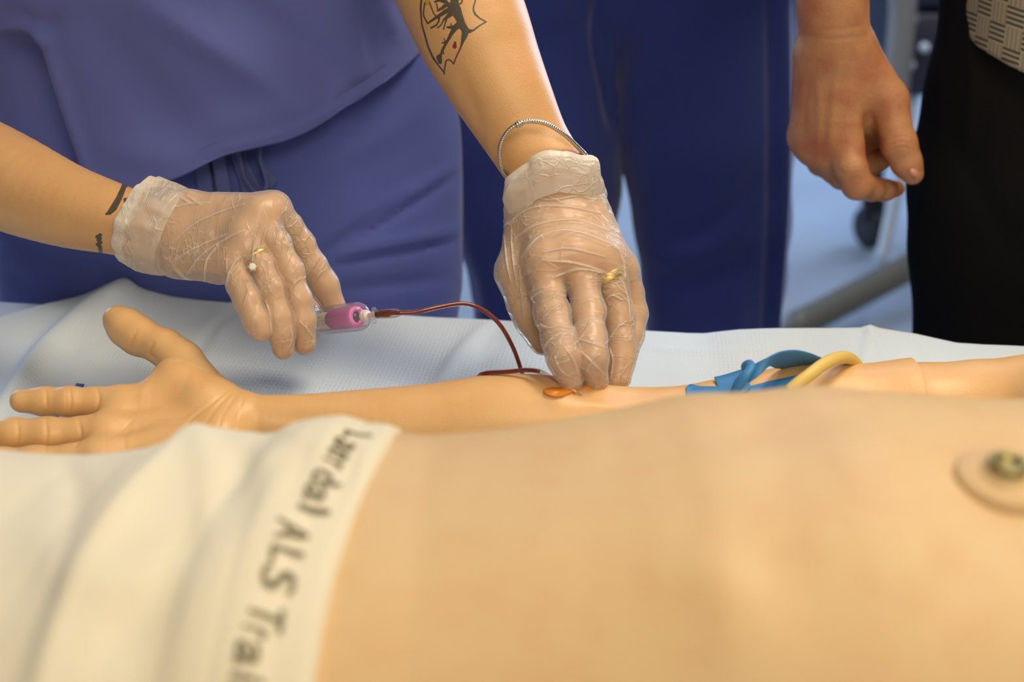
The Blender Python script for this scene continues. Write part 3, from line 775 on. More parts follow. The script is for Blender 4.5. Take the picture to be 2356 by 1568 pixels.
def cuff_mesh(spec, n=96, seed=0, amp=0.003, refv=(0, 0, 1)):
    """rings: list of (centre, radius across, radius deep, axis); returns V, F, along"""
    V, al = [], []; a = np.linspace(0, 2 * np.pi, n, endpoint=False)
    for k, (c, ra, rb, ax) in enumerate(spec):
        ax = nrm(ax); u = nrm(np.cross(ax, np.cross(refv, ax))); w = np.cross(ax, u)
        q = np.stack([np.cos(a), np.sin(a)], 1)
        s = k / (len(spec) - 1.0)
        pn = np.stack([q[:, 0] * 2.3, q[:, 1] * 2.3, np.full(n, s * 1.6)], 1)
        jn = 1 + (amp / ra) * (1.4 * noise3(pn + 7.3, seed) + 0.8 * noise3(pn * [2.6, 2.6, 2.0], seed + 1)) * (0.4 + 0.6 * s)
        sh = 0.5 * amp * noise3(np.stack([q[:, 0] * 1.7, q[:, 1] * 1.7, np.zeros(n)], 1), seed + 5) * s
        V.append(c + (ra * jn * q[:, 0])[:, None] * u + (rb * jn * q[:, 1])[:, None] * w + sh[:, None] * ax); al.append(np.full(n, s))
    V = np.vstack(V); m = len(spec); F = []
    for i in range(m - 1):
        for j in range(n): F.append([i * n + j, i * n + (j + 1) % n, (i + 1) * n + (j + 1) % n, (i + 1) * n + j])
    return V, np.array(F), np.concatenate(al)

M_skin = skin('nurse_skin', (213, 166, 110), (204, 140, 92), rough=0.45, ink=True, mottle=0.35, sss=0.1)
M_handskin = M_skin
M_vinyl = vinyl_glove('vinyl_glove_film', 0.33, fold_op=0.5)
M_cuff = vinyl_glove('vinyl_cuff_film', 0.60, fold_op=0.4, seed=3.0)
M_gold = plain('ring_gold', (232, 200, 112), 0.32, 0.85)
M_scrub = fabric('scrub_cloth_violet_blue', (98, 106, 172), weave=1500, vary=0.05)
M_scrubt = fabric('scrub_trouser_cloth', (82, 94, 162), weave=1300, vary=0.05)

# ------------------------------------------------------------------ nurse: arms and hands
def glove_coords(V, a, b, nrm_dir):
    x = nrm(np.asarray(b) - np.asarray(a)); z = nrm(np.asarray(nrm_dir) - x * (np.asarray(nrm_dir) @ x)); y = np.cross(z, x)
    d = V - a
    return np.stack([d @ x, d @ y, d @ z], 1)
def glove_shell(base, fin, cut_p, cut_ax, folds, coords, seed, off=0.0009, amp=0.0007, droop=None):
    V, Fq = sdf_build(base, fin, h=0.0009, kb=0.014, kf=0.008, kj=0.007, off=off, kk=0.0007)
    V = relax(V, Fq, 2)
    N = vnormals(V, Fq); hc = glove_coords(V, *coords)
    p = hc * np.array([95, 40, 55]); n1 = noise3(p, seed); r1 = np.clip(1 - np.abs(n1) / 0.16, 0, 1) ** 1.5
    p = hc * np.array([180, 80, 100]); n2 = noise3(p, seed + 3); r2 = np.clip(1 - np.abs(n2) / 0.14, 0, 1) ** 1.5
    g = np.clip(0.5 + 1.2 * noise3(hc * 28, seed + 9), 0, 1)
    V = V + N * (0.35 * amp * r1 + 0.2 * amp * r2 * g + 0.0005 * noise3(hc * 45, seed + 5))[:, None]
    V, A = sculpt(V, Fq, [(f[0], f[1] * 0.62, f[2] * 0.8) for f in folds], N)
    fold = np.clip(0.08 * r1 + 0.05 * r2 * g + 0.9 * A * (np.ones(len(V))), 0, 1)
    keep = ((V[Fq].mean(1) - cut_p) @ nrm(cut_ax)) < 0
    return V, Fq[keep], fold, hc

# right hand (left in the photograph), holding the tube holder
mA = [J(632, 476, 1.085, 26), J(594, 496, 1.074, 28), J(562, 545, 1.062, 28), J(535, 606, 1.052, 27)]
cA = [J(430, 478, 1.105, 30), J(424, 505, 1.10, 34), J(420, 545, 1.09, 36), J(420, 585, 1.085, 34)]
foreA = [J(-420, 235, 1.33, 128), J(-200, 325, 1.26, 128), J(0, 410, 1.18, 116), J(140, 468, 1.14, 98), J(250, 500, 1.118, 83), J(340, 525, 1.105, 72), J(425, 532, 1.097, 58)]
baseA = [limb(foreA)] + [(cA[i][0], cA[i][1], mA[i][0], mA[i][1]) for i in range(4)]
for i in range(3):
    baseA.append((mA[i][0], mA[i][1] * 0.85, mA[i + 1][0], mA[i + 1][1] * 0.85)); baseA.append((cA[i][0], cA[i][1], cA[i + 1][0], cA[i + 1][1]))
    baseA.append(((cA[i][0] + cA[i + 1][0]) / 2, cA[i][1], (mA[i][0] + mA[i + 1][0]) / 2 - np.array([0, 0, 0.004]), mA[i][1] * 0.8))
thA = J(560, 560, 1.115, 34)
baseA.append((J(450, 540, 1.12, 36)[0], J(0, 0, 1.1, 36)[1], thA[0], thA[1]))
finA = [chain([mA[0], J(663, 520, 1.09, 29), J(690, 562, 1.092, 30), J(718, 612, 1.09, 29), J(745, 655, 1.09, 29), J(768, 702, 1.088, 25)]),
        chain([mA[1], J(637, 560, 1.062, 26.5), J(667, 622, 1.052, 27), J(687, 690, 1.043, 26), J(695, 735, 1.038, 26), J(701, 790, 1.036, 24)]),
        chain([mA[2], J(599, 605, 1.047, 26.5), J(623, 662, 1.035, 27), J(642, 730, 1.025, 26), J(647, 762, 1.023, 26), J(652, 801, 1.022, 24)]),
        chain([mA[3], J(552, 655, 1.034, 26), J(569, 690, 1.024, 26.5), J(588, 735, 1.016, 25), J(601, 761, 1.013, 22)]),
        chain([thA, J(640, 640, 1.125, 32), J(700, 705, 1.125, 30), J(752, 738, 1.112, 24)])]
VA, FA = sdf_build(baseA, finA, h=0.001, kb=0.011, kf=0.006, kj=0.004, kk=0.0005)
VA = relax(VA, FA, 2)
VA, _ = sculpt(VA, FA, [([(600, 492), (520, 500), (450, 510)], 9, 0.0008), ([(562, 540), (500, 540), (440, 545)], 9, 0.0007), ([(632, 470), (560, 470), (470, 478)], 9, 0.0006),
                        ([(610, 520), (585, 545), (570, 580)], 9, -0.0012), ([(560, 590), (575, 612), (580, 640)], 7, -0.0015), ([(628, 560), (640, 600)], 6, -0.0008),
                        ([(645, 655), (660, 648), (672, 660)], 4, -0.0006), ([(612, 690), (628, 682), (640, 690)], 4, -0.0006)])
# left hand (right in the photograph), steadying the needle
mB = [J(1252, 598, 1.058, 38), J(1318, 588, 1.062, 38), J(1380, 598, 1.07, 36), J(1428, 622, 1.085, 32)]
cB = [J(1225, 445, 1.125, 52), J(1255, 440, 1.125, 55), J(1295, 440, 1.127, 55), J(1330, 448, 1.13, 50)]
foreB = [J(830, -560, 1.36, 150), J(960, -250, 1.275, 150), J(1072, 30, 1.205, 136), J(1120, 140, 1.185, 122), J(1170, 240, 1.165, 106), J(1215, 325, 1.147, 94), J(1262, 400, 1.13, 90), J(1285, 450, 1.12, 84)]
FB_n = camdir(0, .35, -1)
baseB = [limb(foreB, flat=(FB_n, 1.28, 3.5))] + [(cB[i][0], cB[i][1] * 0.9, mB[i][0], mB[i][1] * .95) for i in range(4)]
for i in range(3):
    baseB.append((mB[i][0], mB[i][1] * 0.85, mB[i + 1][0], mB[i + 1][1] * 0.85))
    baseB.append(((cB[i][0] + cB[i + 1][0]) / 2, cB[i][1] * .9, (mB[i][0] + mB[i + 1][0]) / 2, mB[i][1] * 0.85))
thB = J(1188, 628, 1.075, 36)
baseB.append((J(1210, 480, 1.115, 44)[0], J(0, 0, 1.1, 44)[1], thB[0], thB[1]))
YI, YM = surf(ARM, 1312, 882)[1] - 0.002, surf(ARM, 1368, 882)[1] - 0.002
finB = [chain([mB[0], J(1260, 665, 1.045, 34), J(1270, 722, 1.022, 35.5), J(1287, 785, .996, 34), J(1297, 820, .981, 34), J(1312, 872, YI, 27)]),
        chain([mB[1], J(1342, 655, 1.048, 31), J(1353, 716, 1.026, 33), J(1358, 775, 1.002, 31.5), J(1361, 820, .986, 32), J(1368, 873, YM, 28)]),
        chain([mB[2], J(1410, 665, 1.06, 30), J(1424, 728, 1.052, 32), J(1427, 790, 1.038, 30), J(1426, 825, 1.03, 30), J(1423, 868, 1.02, 26)]),
        chain([mB[3], J(1448, 672, 1.082, 27), J(1456, 720, 1.077, 28), J(1450, 765, 1.065, 26), J(1442, 815, 1.05, 22)]),
        chain([thB, J(1206, 700, 1.062, 32), J(1222, 735, 1.056, 32), J(1248, 788, 1.045, 25)])]
VB, FB = sdf_build(baseB, finB, h=0.001, kb=0.011, kf=0.006, kj=0.004, kk=0.0005)
VB = relax(VB, FB, 2)
VB, _ = sculpt(VB, FB, [([(1252, 590), (1250, 530), (1245, 470)], 12, 0.0008), ([(1318, 580), (1300, 520), (1285, 460)], 12, 0.0008), ([(1376, 595), (1345, 530), (1320, 470)], 12, 0.0007),
                        ([(1200, 600), (1215, 640), (1235, 700)], 9, -0.0025), ([(1330, 430), (1345, 450)], 22, 0.003),
                        ([(1110, 330), (1095, 260), (1060, 180)], 16, -0.0015), ([(1255, 722), (1272, 716), (1292, 722)], 4, -0.0007), ([(1332, 714), (1350, 708), (1370, 714)], 4, -0.0007), ([(1405, 728), (1420, 722), (1438, 728)], 4, -0.0007)])
# tattoos
tx = lambda L: [(930 + x / 8.7125, y / 8.7125, r / 8.7125 * 1.3 + 0.4) for x, y, r in L]
TREE = [[(1000, 40, 60), (1030, 200, 85), (1100, 350, 62), (1160, 500, 56), (1230, 620, 55), (1205, 720, 45), (1165, 840, 22), (1140, 930, 12), (1100, 1020, 10), (1040, 1150, 9), (990, 1280, 9), (940, 1220, 9), (890, 1190, 8), (840, 1220, 9), (812, 1350, 9), (800, 1480, 10)],
        [(1050, -40, 35), (1050, 60, 30), (1040, 150, 60)], [(1230, 600, 40), (1310, 625, 28), (1390, 605, 13), (1500, 520, 10), (1640, 437, 9), (1520, 372, 11), (1430, 295, 14), (1390, 220, 12), (1385, 150, 10), (1420, 30, 9), (1440, -40, 9)],
        [(350, -40, 13), (345, 0, 13), (330, 150, 13), (340, 350, 11), (360, 520, 11), (420, 720, 12), (480, 940, 12), (560, 1120, 12), (590, 1175, 15), (680, 1300, 9), (790, 1440, 9)],
        [(410, 60, 9), (385, 250, 9), (390, 320, 9), (430, 400, 9), (470, 470, 11), (540, 420, 14), (640, 350, 20), (740, 290, 28), (850, 220, 36), (960, 200, 50)],
        [(640, 330, 9), (590, 270, 8), (540, 140, 8), (510, 60, 9)], [(700, 350, 16), (690, 430, 11), (650, 500, 11), (540, 560, 13)], [(930, 280, 40), (850, 350, 24), (790, 400, 11), (740, 500, 8), (670, 555, 9)],
        [(850, 370, 12), (820, 480, 8), (790, 580, 9)], [(1110, 500, 60), (1010, 550, 38), (940, 550, 22), (870, 545, 15)], [(940, 540, 9), (940, 470, 7)], [(1020, 560, 42), (940, 680, 27), (900, 760, 22), (830, 880, 19), (770, 1000, 18), (740, 1080, 15), (700, 1150, 42), (718, 1245, 28)],
        [(830, 850, 11), (760, 860, 9)], [(820, 840, 7), (800, 770, 6)], [(770, 1000, 10), (790, 1080, 7)], [(960, 150, 40), (860, 80, 36), (760, 165, 22), (670, 212, 15)], [(840, 40, 28), (700, 0, 24), (610, 40, 11)], [(665, 170, 9), (645, 70, 8)],
        [(1090, 80, 9), (1140, 70, 10), (1165, 20, 10), (1140, -20, 9)], [(440, -30, 9), (430, 80, 9), (470, 85, 9), (510, 40, 8)]]
WRIST = [[(390, 150, 9), (450, 185, 22), (530, 195, 14), (600, 215, 18), (640, 260, 18), (590, 320, 14)], [(555, 270, 20), (545, 350, 35), (480, 500, 40), (400, 640, 45), (340, 710, 32), (290, 732, 14)], [(575, 515, 25), (568, 550, 12)],
         [(200, 1050, 26), (155, 1075, 26), (195, 1100, 28), (165, 1122, 20), (205, 1160, 26), (150, 1187, 17), (195, 1220, 26), (205, 1300, 28)]]
wr = [[(200 + x / 6.532, 380 + y / 6.532, r / 6.532 * 1.15) for x, y, r in L] for L in WRIST]
parts = []
ups = [J(-420, 235, 1.33, 128), J(-560, 60, 1.42, 150), J(-330, -560, 1.50, 175), J(-130, -760, 1.55, 180)]
upsB = [J(830, -560, 1.36, 150), J(800, -760, 1.42, 165), J(760, -900, 1.52, 180), J(620, -940, 1.56, 180)]
tor = [(np.array([-0.30, 1.50, 0.98]), 0.13, np.array([-0.31, 1.45, 1.2]), 0.12, np.array([0, 1.0, 0]), 1.5), (np.array([-0.31, 1.45, 1.2]), 0.12, np.array([-0.28, 1.44, 1.42]), 0.13, np.array([0, 1.0, 0]), 1.4)]
coreV, coreF = sdf_build(chain(ups) + chain(upsB) + tor, h=0.008, kb=0.05)
allV, allF = join_vf([(VA, FA), (VB, FB)])
Qa, da = proj(allV)
mk = ((Qa[:, 0] > 940) & (Qa[:, 0] < 1140) & (Qa[:, 1] > -25) & (Qa[:, 1] < 185)) | ((Qa[:, 0] > 205) & (Qa[:, 0] < 320) & (Qa[:, 1] > 390) & (Qa[:, 1] < 600))
mk &= (vnormals(allV, allF) * (np.array([0, 0, CAMZ]) - allV)).sum(1) > -0.05
rV, rF = refine(allV, allF, mk, 2)
rF4 = np.array([f if len(f) == 4 else f for f in rF])
rN = vnormals(rV, rF4)
ink = ink_field(rV, rN, [tx(L) for L in TREE] + wr)
inkr = ink_field(rV, rN, [tx([(1020, 850, 14), (1010, 930, 32)])]); inky = ink_field(rV, rN, [tx([(465, -20, 40), (462, 60, 26)])])
red = blobs(rV, [(612, 775, 22, .5), (655, 812, 25, .6), (705, 800, 25, .6), (765, 690, 30, .3), (1311, 860, 40, .25), (1370, 860, 36, .45), (1425, 850, 36, .4), (1300, 600, 60, .3), (1370, 600, 50, .3), (640, 665, 20, .3), (530, 590, 30, .35), (1270, 720, 25, .2), (1245, 780, 30, .5), (500, 640, 25, .3), (560, 580, 30, .2)])
n0 = len(rV); fullF = [list(f) for f in rF] + [[int(i) + n0 for i in f] for f in coreF]
fullV = np.vstack([rV, coreV]); pad = np.full(len(coreV), 30.0)
nurse = link('person', mesh_mixed('person', fullV, fullF, {'ink': np.concatenate([ink, pad]), 'ink_red': np.concatenate([inkr, pad]), 'ink_yellow': np.concatenate([inky, pad]), 'red': np.concatenate([red, pad * 0])}), M_skin)
tag(nurse, 'person in violet-blue scrubs and clear gloves with tattooed forearms, leaning over the bed', 'person')

# gloves
foldsA = [([(395, 560), (440, 520), (500, 490), (560, 470)], 4, 0.0013), ([(400, 600), (450, 570), (520, 540)], 4, 0.0012), ([(425, 640), (460, 590), (520, 550), (560, 530)], 4, 0.0013),
          ([(470, 650), (475, 600), (500, 565)], 4, 0.0013), ([(580, 600), (585, 550), (592, 520)], 3, 0.0012), ([(590, 590), (600, 545), (608, 520)], 3, 0.0010), ([(635, 560), (640, 530), (632, 510)], 3, 0.0010),
          ([(390, 480), (430, 470), (480, 465)], 4, 0.001), ([(410, 450), (440, 470)], 5, 0.001), ([(430, 450), (460, 470)], 5, 0.001), ([(520, 655), (530, 620), (550, 590)], 4, 0.0012),
          ([(560, 700), (570, 670), (565, 650)], 3, 0.001), ([(625, 770), (620, 720), (610, 690)], 3, 0.001), ([(665, 668), (680, 650), (692, 640)], 3, 0.001), ([(700, 640), (720, 615), (735, 590)], 3, 0.001), ([(720, 650), (740, 625)], 3, 0.0009),
          ([(690, 740), (705, 755), (720, 775)], 2.5, 0.001), ([(698, 800), (706, 770), (704, 745)], 2.5, 0.001), ([(660, 810), (672, 780), (668, 750)], 2.5, 0.0009), ([(405, 620), (430, 640), (460, 650)], 6, 0.0012)]
axA = nrm(foreA[4][0] - foreA[6][0])
gv, gf, gfold, ghc = glove_shell(baseA + [(J(402, 592, 1.085, 40)[0], J(0, 0, 1.08, 38)[1], J(500, 618, 1.058, 34)[0], J(0, 0, 1.06, 32)[1])], finA, J(372, 530, 1.10, 1)[0], axA, foldsA, (foreA[6][0], mA[1][0], [0, -0.5, 1]), 31)
gA = link('glove', mesh_np('glove', gv, gf, attrs={'fold': (gfold, 'FLOAT'), 'hand_coord': (ghc, 'FLOAT_VECTOR')}), M_vinyl, nurse, label='clear wrinkled vinyl glove on the hand holding the tube holder')
def cuff(name, keys, parent, seed, refv, coords, amp, rimk, label, axis):
    """keys: (centre, ra, rb) from hand to rim; the rim is doubled back inside as a hem"""
    cs = np.array([k[0] for k in keys]); ra = np.array([k[1] for k in keys]); rb = np.array([k[2] for k in keys]); t = np.linspace(0, 1, len(keys)); T = np.linspace(0, 1, 40)
    cc = np.stack([np.interp(T, t, cs[:, i]) for i in range(3)], 1); ax = np.array([nrm(axis)] * 40)
    spec = [(cc[i], np.interp(T[i], t, ra), np.interp(T[i], t, rb), ax[i]) for i in range(40)]
    e = spec[-1]
    for k in range(1, 7):
        a = k / 6 * math.pi; spec.append((e[0] + e[3] * (rimk * math.sin(a)), e[1] - rimk * (1 - math.cos(a)), e[2] - rimk * (1 - math.cos(a)), e[3]))
    for k in range(1, 8): spec.append((e[0] - e[3] * (0.0016 * k), e[1] - 2 * rimk, e[2] - 2 * rimk, e[3]))
    V, F, al = cuff_mesh(spec, 140, seed, amp, refv)
    N = vnormals(V, F); hc = glove_coords(V, *coords)
    n1 = noise3(hc * [60, 60, 60], seed); r1 = np.clip(1 - np.abs(n1) / 0.14, 0, 1) ** 1.5
    V = V + N * (0.0004 * r1 + 0.0014 * noise3(hc * 32, seed + 4))[:, None]
    fold = np.clip(0.12 * r1 + 0.8 * smooth01((al - 0.56) / 0.08), 0, 1)
    return link(name, mesh_np(name, V, F, attrs={'fold': (fold, 'FLOAT'), 'hand_coord': (hc, 'FLOAT_VECTOR')}), M_cuff, parent, label=label)
pxm = lambda r, Y: J(1178, 500, Y, r)[1]
cuff('cuff', [(P(412, 542, 1.098), pxm(88, 1.1), pxm(78, 1.1)), (P(402, 538, 1.10), pxm(104, 1.1), pxm(92, 1.1)), (P(358, 523, 1.107), pxm(111, 1.1), pxm(100, 1.1)), (P(322, 510, 1.113), pxm(110, 1.1), pxm(104, 1.1))], gA, 5, (0, 0, 1),
     (foreA[6][0], mA[1][0], [0, -0.5, 1]), 0.0036, 0.0022, 'loose milky flared cuff', camdir(-.93, .37, .24))
foldsB = [([(1165, 470), (1230, 445), (1300, 440), (1370, 460)], 4, 0.0012), ([(1160, 520), (1220, 480), (1300, 475), (1380, 490)], 4, 0.0014), ([(1170, 560), (1230, 520), (1320, 505), (1400, 530)], 4, 0.0012), ([(1200, 590), (1240, 545), (1310, 530), (1400, 560), (1440, 590)], 4, 0.0014),
          ([(1180, 430), (1230, 400), (1290, 390)], 3, 0.001), ([(1200, 440), (1260, 460), (1330, 450)], 3, 0.001), ([(1215, 420), (1240, 440), (1300, 470)], 3, 0.0009), ([(1260, 600), (1320, 605), (1390, 625)], 4, 0.0011), ([(1270, 640), (1330, 620), (1400, 630)], 4, 0.0013), ([(1250, 580), (1310, 572), (1390, 590)], 3, 0.0009),
          ([(1160, 540), (1165, 600), (1175, 650)], 3, 0.001), ([(1175, 530), (1180, 600), (1190, 660)], 3, 0.001), ([(1195, 620), (1200, 680), (1205, 730)], 3, 0.001), ([(1215, 690), (1230, 680), (1245, 670)], 3, 0.0009),
          ([(1240, 745), (1262, 755), (1285, 750), (1310, 755)], 3, 0.0016), ([(1250, 800), (1275, 775), (1310, 765)], 3, 0.0016), ([(1275, 820), (1290, 850), (1310, 865)], 3, 0.0012), ([(1300, 800), (1320, 830), (1330, 860)], 3, 0.0012), ([(1245, 735), (1265, 715), (1288, 700)], 3, 0.001),
          ([(1325, 790), (1345, 765), (1360, 735)], 3, 0.0014), ([(1335, 782), (1360, 790), (1392, 800)], 3, 0.0016), ([(1338, 810), (1360, 830), (1390, 860)], 3, 0.0012), ([(1350, 850), (1365, 825), (1380, 815)], 3, 0.0012), ([(1390, 690), (1410, 680), (1430, 690)], 3, 0.001), ([(1395, 790), (1415, 760), (1440, 740)], 3, 0.001), ([(1430, 880), (1432, 860), (1440, 845)], 2.5, 0.001), ([(1405, 870), (1410, 830), (1402, 800)], 2.5, 0.001),
          ([(1430, 640), (1445, 690), (1450, 740)], 4, 0.0012), ([(1400, 540), (1430, 590), (1440, 640)], 4, 0.0012)]
axB = nrm(foreB[5][0] - foreB[7][0])
gv, gf, gfold, ghc = glove_shell(baseB + [(thB[0], thB[1] * 1.02, J(1245, 770, 1.05, 30)[0], J(0, 0, 1.05, 27)[1])], finB + [[(finB[0][-1][2], finB[0][-1][3] * .9, J(1332, 892, YI, 5)[0], J(0, 0, 1, 5)[1])], [(finB[1][-1][2], finB[1][-1][3] * .9, J(1390, 878, YM, 10)[0], J(0, 0, 1, 8)[1])]], J(1266, 440, 1.123, 1)[0], axB, foldsB, (foreB[7][0], mB[1][0], [0, -0.6, 0.8]), 47, off=0.0014, amp=0.0010)
gB = link('glove', mesh_np('glove', gv, gf, attrs={'fold': (gfold, 'FLOAT'), 'hand_coord': (ghc, 'FLOAT_VECTOR')}), M_vinyl, nurse, label='clear wrinkled vinyl glove on the hand steadying the needle')
cuff('cuff', [(P(1284, 520, 1.106), pxm(98, 1.12), pxm(104, 1.12)), (P(1279, 496, 1.110), pxm(112, 1.12), pxm(122, 1.12)), (P(1274, 468, 1.115), pxm(122, 1.12), pxm(132, 1.12)), (P(1270, 448, 1.121), pxm(118, 1.12), pxm(130, 1.12))], gB, 15, (1, 0, 0),
     (foreB[7][0], mB[1][0], [0, -0.6, 0.8]), 0.0034, 0.0034, 'loose milky flared cuff with a rolled hem', camdir(-.22, .74, .62))
# rings worn under the gloves
def ring_band(c, ax, r, w, th, name, label):
    return lathe(name, np.array(c) - nrm(ax) * w / 2, ax, [(0, r), (0, r + th * .7), (w * .2, r + th), (w * .8, r + th), (w, r + th * .7), (w, r), (0, r)], M_gold, nurse, 36, label)
f = finA[2]; d = nrm(f[0][2] - f[0][0]); c = f[0][0] + (f[0][2] - f[0][0]) * 0.80
rg = ring_band(c, d, f[0][3] + 0.0011, 0.0034, 0.0013, 'ring', 'gold ring with a clear round stone under the glove')
M_stone = plain('clear_stone', (238, 236, 230), 0.05, spec=1.0, coat=1.0)
ps = P(581, 613, 1.026); ns_ = nrm(np.array([0, 0, CAMZ]) - ps)
lathe('stone', ps, ns_, [(-0.002, 0.001), (0, 0.0030), (0.0012, 0.0021), (0.0013, 0)], M_stone, rg, 8, smooth=False)
for k in range(6):
    a = k * math.pi / 3; u = nrm(np.cross(ns_, [0, 0, 1])); w = np.cross(ns_, u)
    q = ps + 0.0035 * (math.cos(a) * u + math.sin(a) * w); lathe('claw', q, ns_, [(-0.002, 0.0006), (0.0006, 0.0006), (0.0009, 0)], M_gold, rg, 6)
f = finB[2]; d = nrm(f[0][2] - f[0][0]); c = f[0][0] + (f[0][2] - f[0][0]) * 0.62
ring_band(c, d, f[0][3] + 0.0023, 0.0078, 0.0014, 'ring', 'wide plain gold band under the glove')

# ------------------------------------------------------------------ nurse: clothes
YV = np.array([0, 1.0, 0])
def shoe(p, parent, mat, ln=0.27):
    p = np.array(p); js = [(p + [0, 0.05, 0.045], 0.036), (p + [0, -0.04, 0.05], 0.042), (p + [0, -0.13, 0.034], 0.040), (p + [0, -0.175, 0.030], 0.030)]
    V, F = sdf_build(chain(js), h=0.006, kb=0.02); V[:, 2] = np.maximum(V[:, 2], 0.004)
    return link('shoe', mesh_np('shoe', relax(V, F, 1), F), mat, parent)
def trousers(caps, h, it, strokes, noise_amp, mat, parent, kb=0.05, seed=1, label=None, nz=(11, 11, 4)):
    V, F = sdf_build(caps, h=h, kb=kb); V = relax(V, F, it); N = vnormals(V, F)
    V = V + N * (noise_amp * noise3(V * np.array(nz), seed) + 0.4 * noise_amp * noise3(V * np.array(nz) * 2.3, seed + 1))[:, None]
    V, _ = sculpt(V, F, strokes)
    return link('scrub_trousers' if mat is not None and 'scrub' in mat.name else 'trousers', mesh_np('trousers', V, F), mat, parent, label=label), V
Yn_ = 1.478
hp = [J(500, -160, Yn_, 400), J(505, 90, Yn_, 446), J(525, 210, Yn_, 482), J(532, 330, Yn_, 505), J(533, 450, Yn_, 519), J(532, 560, Yn_, 518), J(532, 740, Yn_, 508)]
caps = [(hp[i][0], hp[i][1], hp[i + 1][0], hp[i + 1][1], YV, 1.72) for i in range(len(hp) - 1)]
cx = hp[-1][0][0]
for s in (-1, 1):
    caps += chain([(np.array([cx + s * 0.112, Yn_, 0.68]), 0.118), (np.array([cx + s * 0.11, Yn_, 0.40]), 0.095), (np.array([cx + s * 0.105, Yn_ + 0.01, 0.09]), 0.085)])
tr, TRV = trousers(caps, 0.006, 2, [
    ([(1048, 405), (960, 462), (850, 532), (745, 592)], 9, -0.0055), ([(1040, 385), (950, 440), (850, 505)], 16, 0.004), ([(935, 452), (840, 512), (745, 578)], 9, -0.0045),
    ([(1046, 556), (920, 578), (760, 612)], 10, -0.005), ([(1046, 530), (930, 556), (800, 580)], 16, 0.004), ([(1030, 640), (900, 655), (790, 668)], 14, -0.003),
    ([(1000, 220), (900, 300), (780, 360), (700, 400)], 30, 0.003), ([(20, 545), (130, 590), (280, 640)], 16, -0.004), ([(15, 580), (100, 640), (260, 670)], 22, 0.004), ([(650, 350), (640, 450), (660, 520)], 24, -0.003)],
    0.0032, M_scrubt, nurse, kb=0.025, seed=41, nz=(9, 9, 6))
for s in (-1, 1): shoe((cx + s * 0.105, Yn_, 0), nurse, plain('shoe_black', (28, 28, 30), 0.6))
hem = [(-300, 478), (0, 472), (250, 452), (330, 432), (400, 406), (440, 391), (520, 353), (560, 342), (600, 331), (650, 319), (690, 301), (750, 266), (810, 228), (870, 187), (945, 112), (1100, -10), (1300, -200)]
def loft_top(cxf, cyf, af, bf, hem, zb, ztop, n, rows, pw=1.0, phi_cut=1.3, flare=0.012):
    ph = np.linspace(-math.pi, math.pi, n, endpoint=False); zs = np.zeros(n)
    def pt(p, z):
        s, c = math.sin(p), math.cos(p)
        return np.array([cxf(z) + af(z) * np.sign(s) * abs(s) ** pw, cyf(z) - bf(z) * np.sign(c) * abs(c) ** pw, z])
    for i, p in enumerate(ph):
        a, b = zb - 0.25, ztop
        for _ in range(30):
            z = (a + b) / 2; q, _d = proj(pt(p, z)[None])
            if q[0, 1] > polyinterp(hem, q[0, 0]): a = z
            else: b = z
        w = smooth01((phi_cut - abs(p)) / 0.35); zs[i] = w * z + (1 - w) * zb
    for _ in range(3): zs = (np.roll(zs, 1) + 2 * zs + np.roll(zs, -1)) / 4
    V = []
    for k in range(-5, rows):
        t = max(k, 0) / (rows - 1.0); inn = 0.004 * min(1, -k) if k < 0 else 0; up = 0.004 * max(0, -k - 1) if k < 0 else 0
        r = []
        for i, p in enumerate(ph):
            z = zs[i] + (ztop - zs[i]) * t; q = pt(p, z + up)
            s, c = math.sin(p), math.cos(p); fl = flare * (1 - t) ** 3 - inn
            r.append(q + np.array([s, -c, 0]) * fl)
        V.append(r)
    V = np.array(V); m = rows + 5; F = []
    idx = np.arange(m * n).reshape(m, n)
    F = np.stack([idx[:-1], np.roll(idx[:-1], -1, 1), np.roll(idx[1:], -1, 1), idx[1:]], -1).reshape(-1, 4)
    return V.reshape(-1, 3), F
lf = lambda z0, v0, z1, v1: (lambda z: v0 + (v1 - v0) * smooth01((z - z0) / (z1 - z0)))
V, F = loft_top(lambda z: -0.315, lf(0.92, 1.455, 1.35, 1.37), lf(0.9, 0.213, 1.4, 0.205), lf(0.9, 0.158, 1.4, 0.165), hem, 0.94, 1.46, 340, 200, 0.92, phi_cut=1.85)
N = vnormals(V, F)
if ((N * (V - V.mean(0))).sum(1)).mean() < 0: F = F[:, ::-1]; N = -N
V = V + N * (0.0040 * noise3(V * [6, 6, 4], 51) + 0.0014 * noise3(V * [15, 15, 9], 52))[:, None]
V, _ = sculpt(V, F, [
    ([(85, 60), (125, 180), (160, 290), (192, 400)], 20, 0.010), ([(40, 140), (80, 260), (120, 380)], 52, -0.030, 1), ([(-10, 70), (50, 62), (110, 95)], 16, 0.007), ([(30, 30), (100, 60), (130, 40)], 20, -0.006),
    ([(330, 0), (470, 90), (600, 170), (690, 230)], 42, 0.010), ([(560, 10), (700, 110), (800, 200)], 45, -0.008), ([(220, 60), (330, 200), (430, 300)], 55, -0.008), ([(460, 300), (620, 260), (760, 220)], 40, 0.004),
    ([(835, 20), (850, 90), (860, 150)], 16, -0.005), ([(880, 10), (905, 80)], 22, 0.005), ([(520, 340), (600, 320), (700, 285), (800, 225)], 12, 0.0025, 1), ([(250, 330), (350, 360), (430, 350)], 40, 0.004)])
top = link('scrub_top', mesh_np('scrub_top', V, F), M_scrub, nurse)
TOPV = V
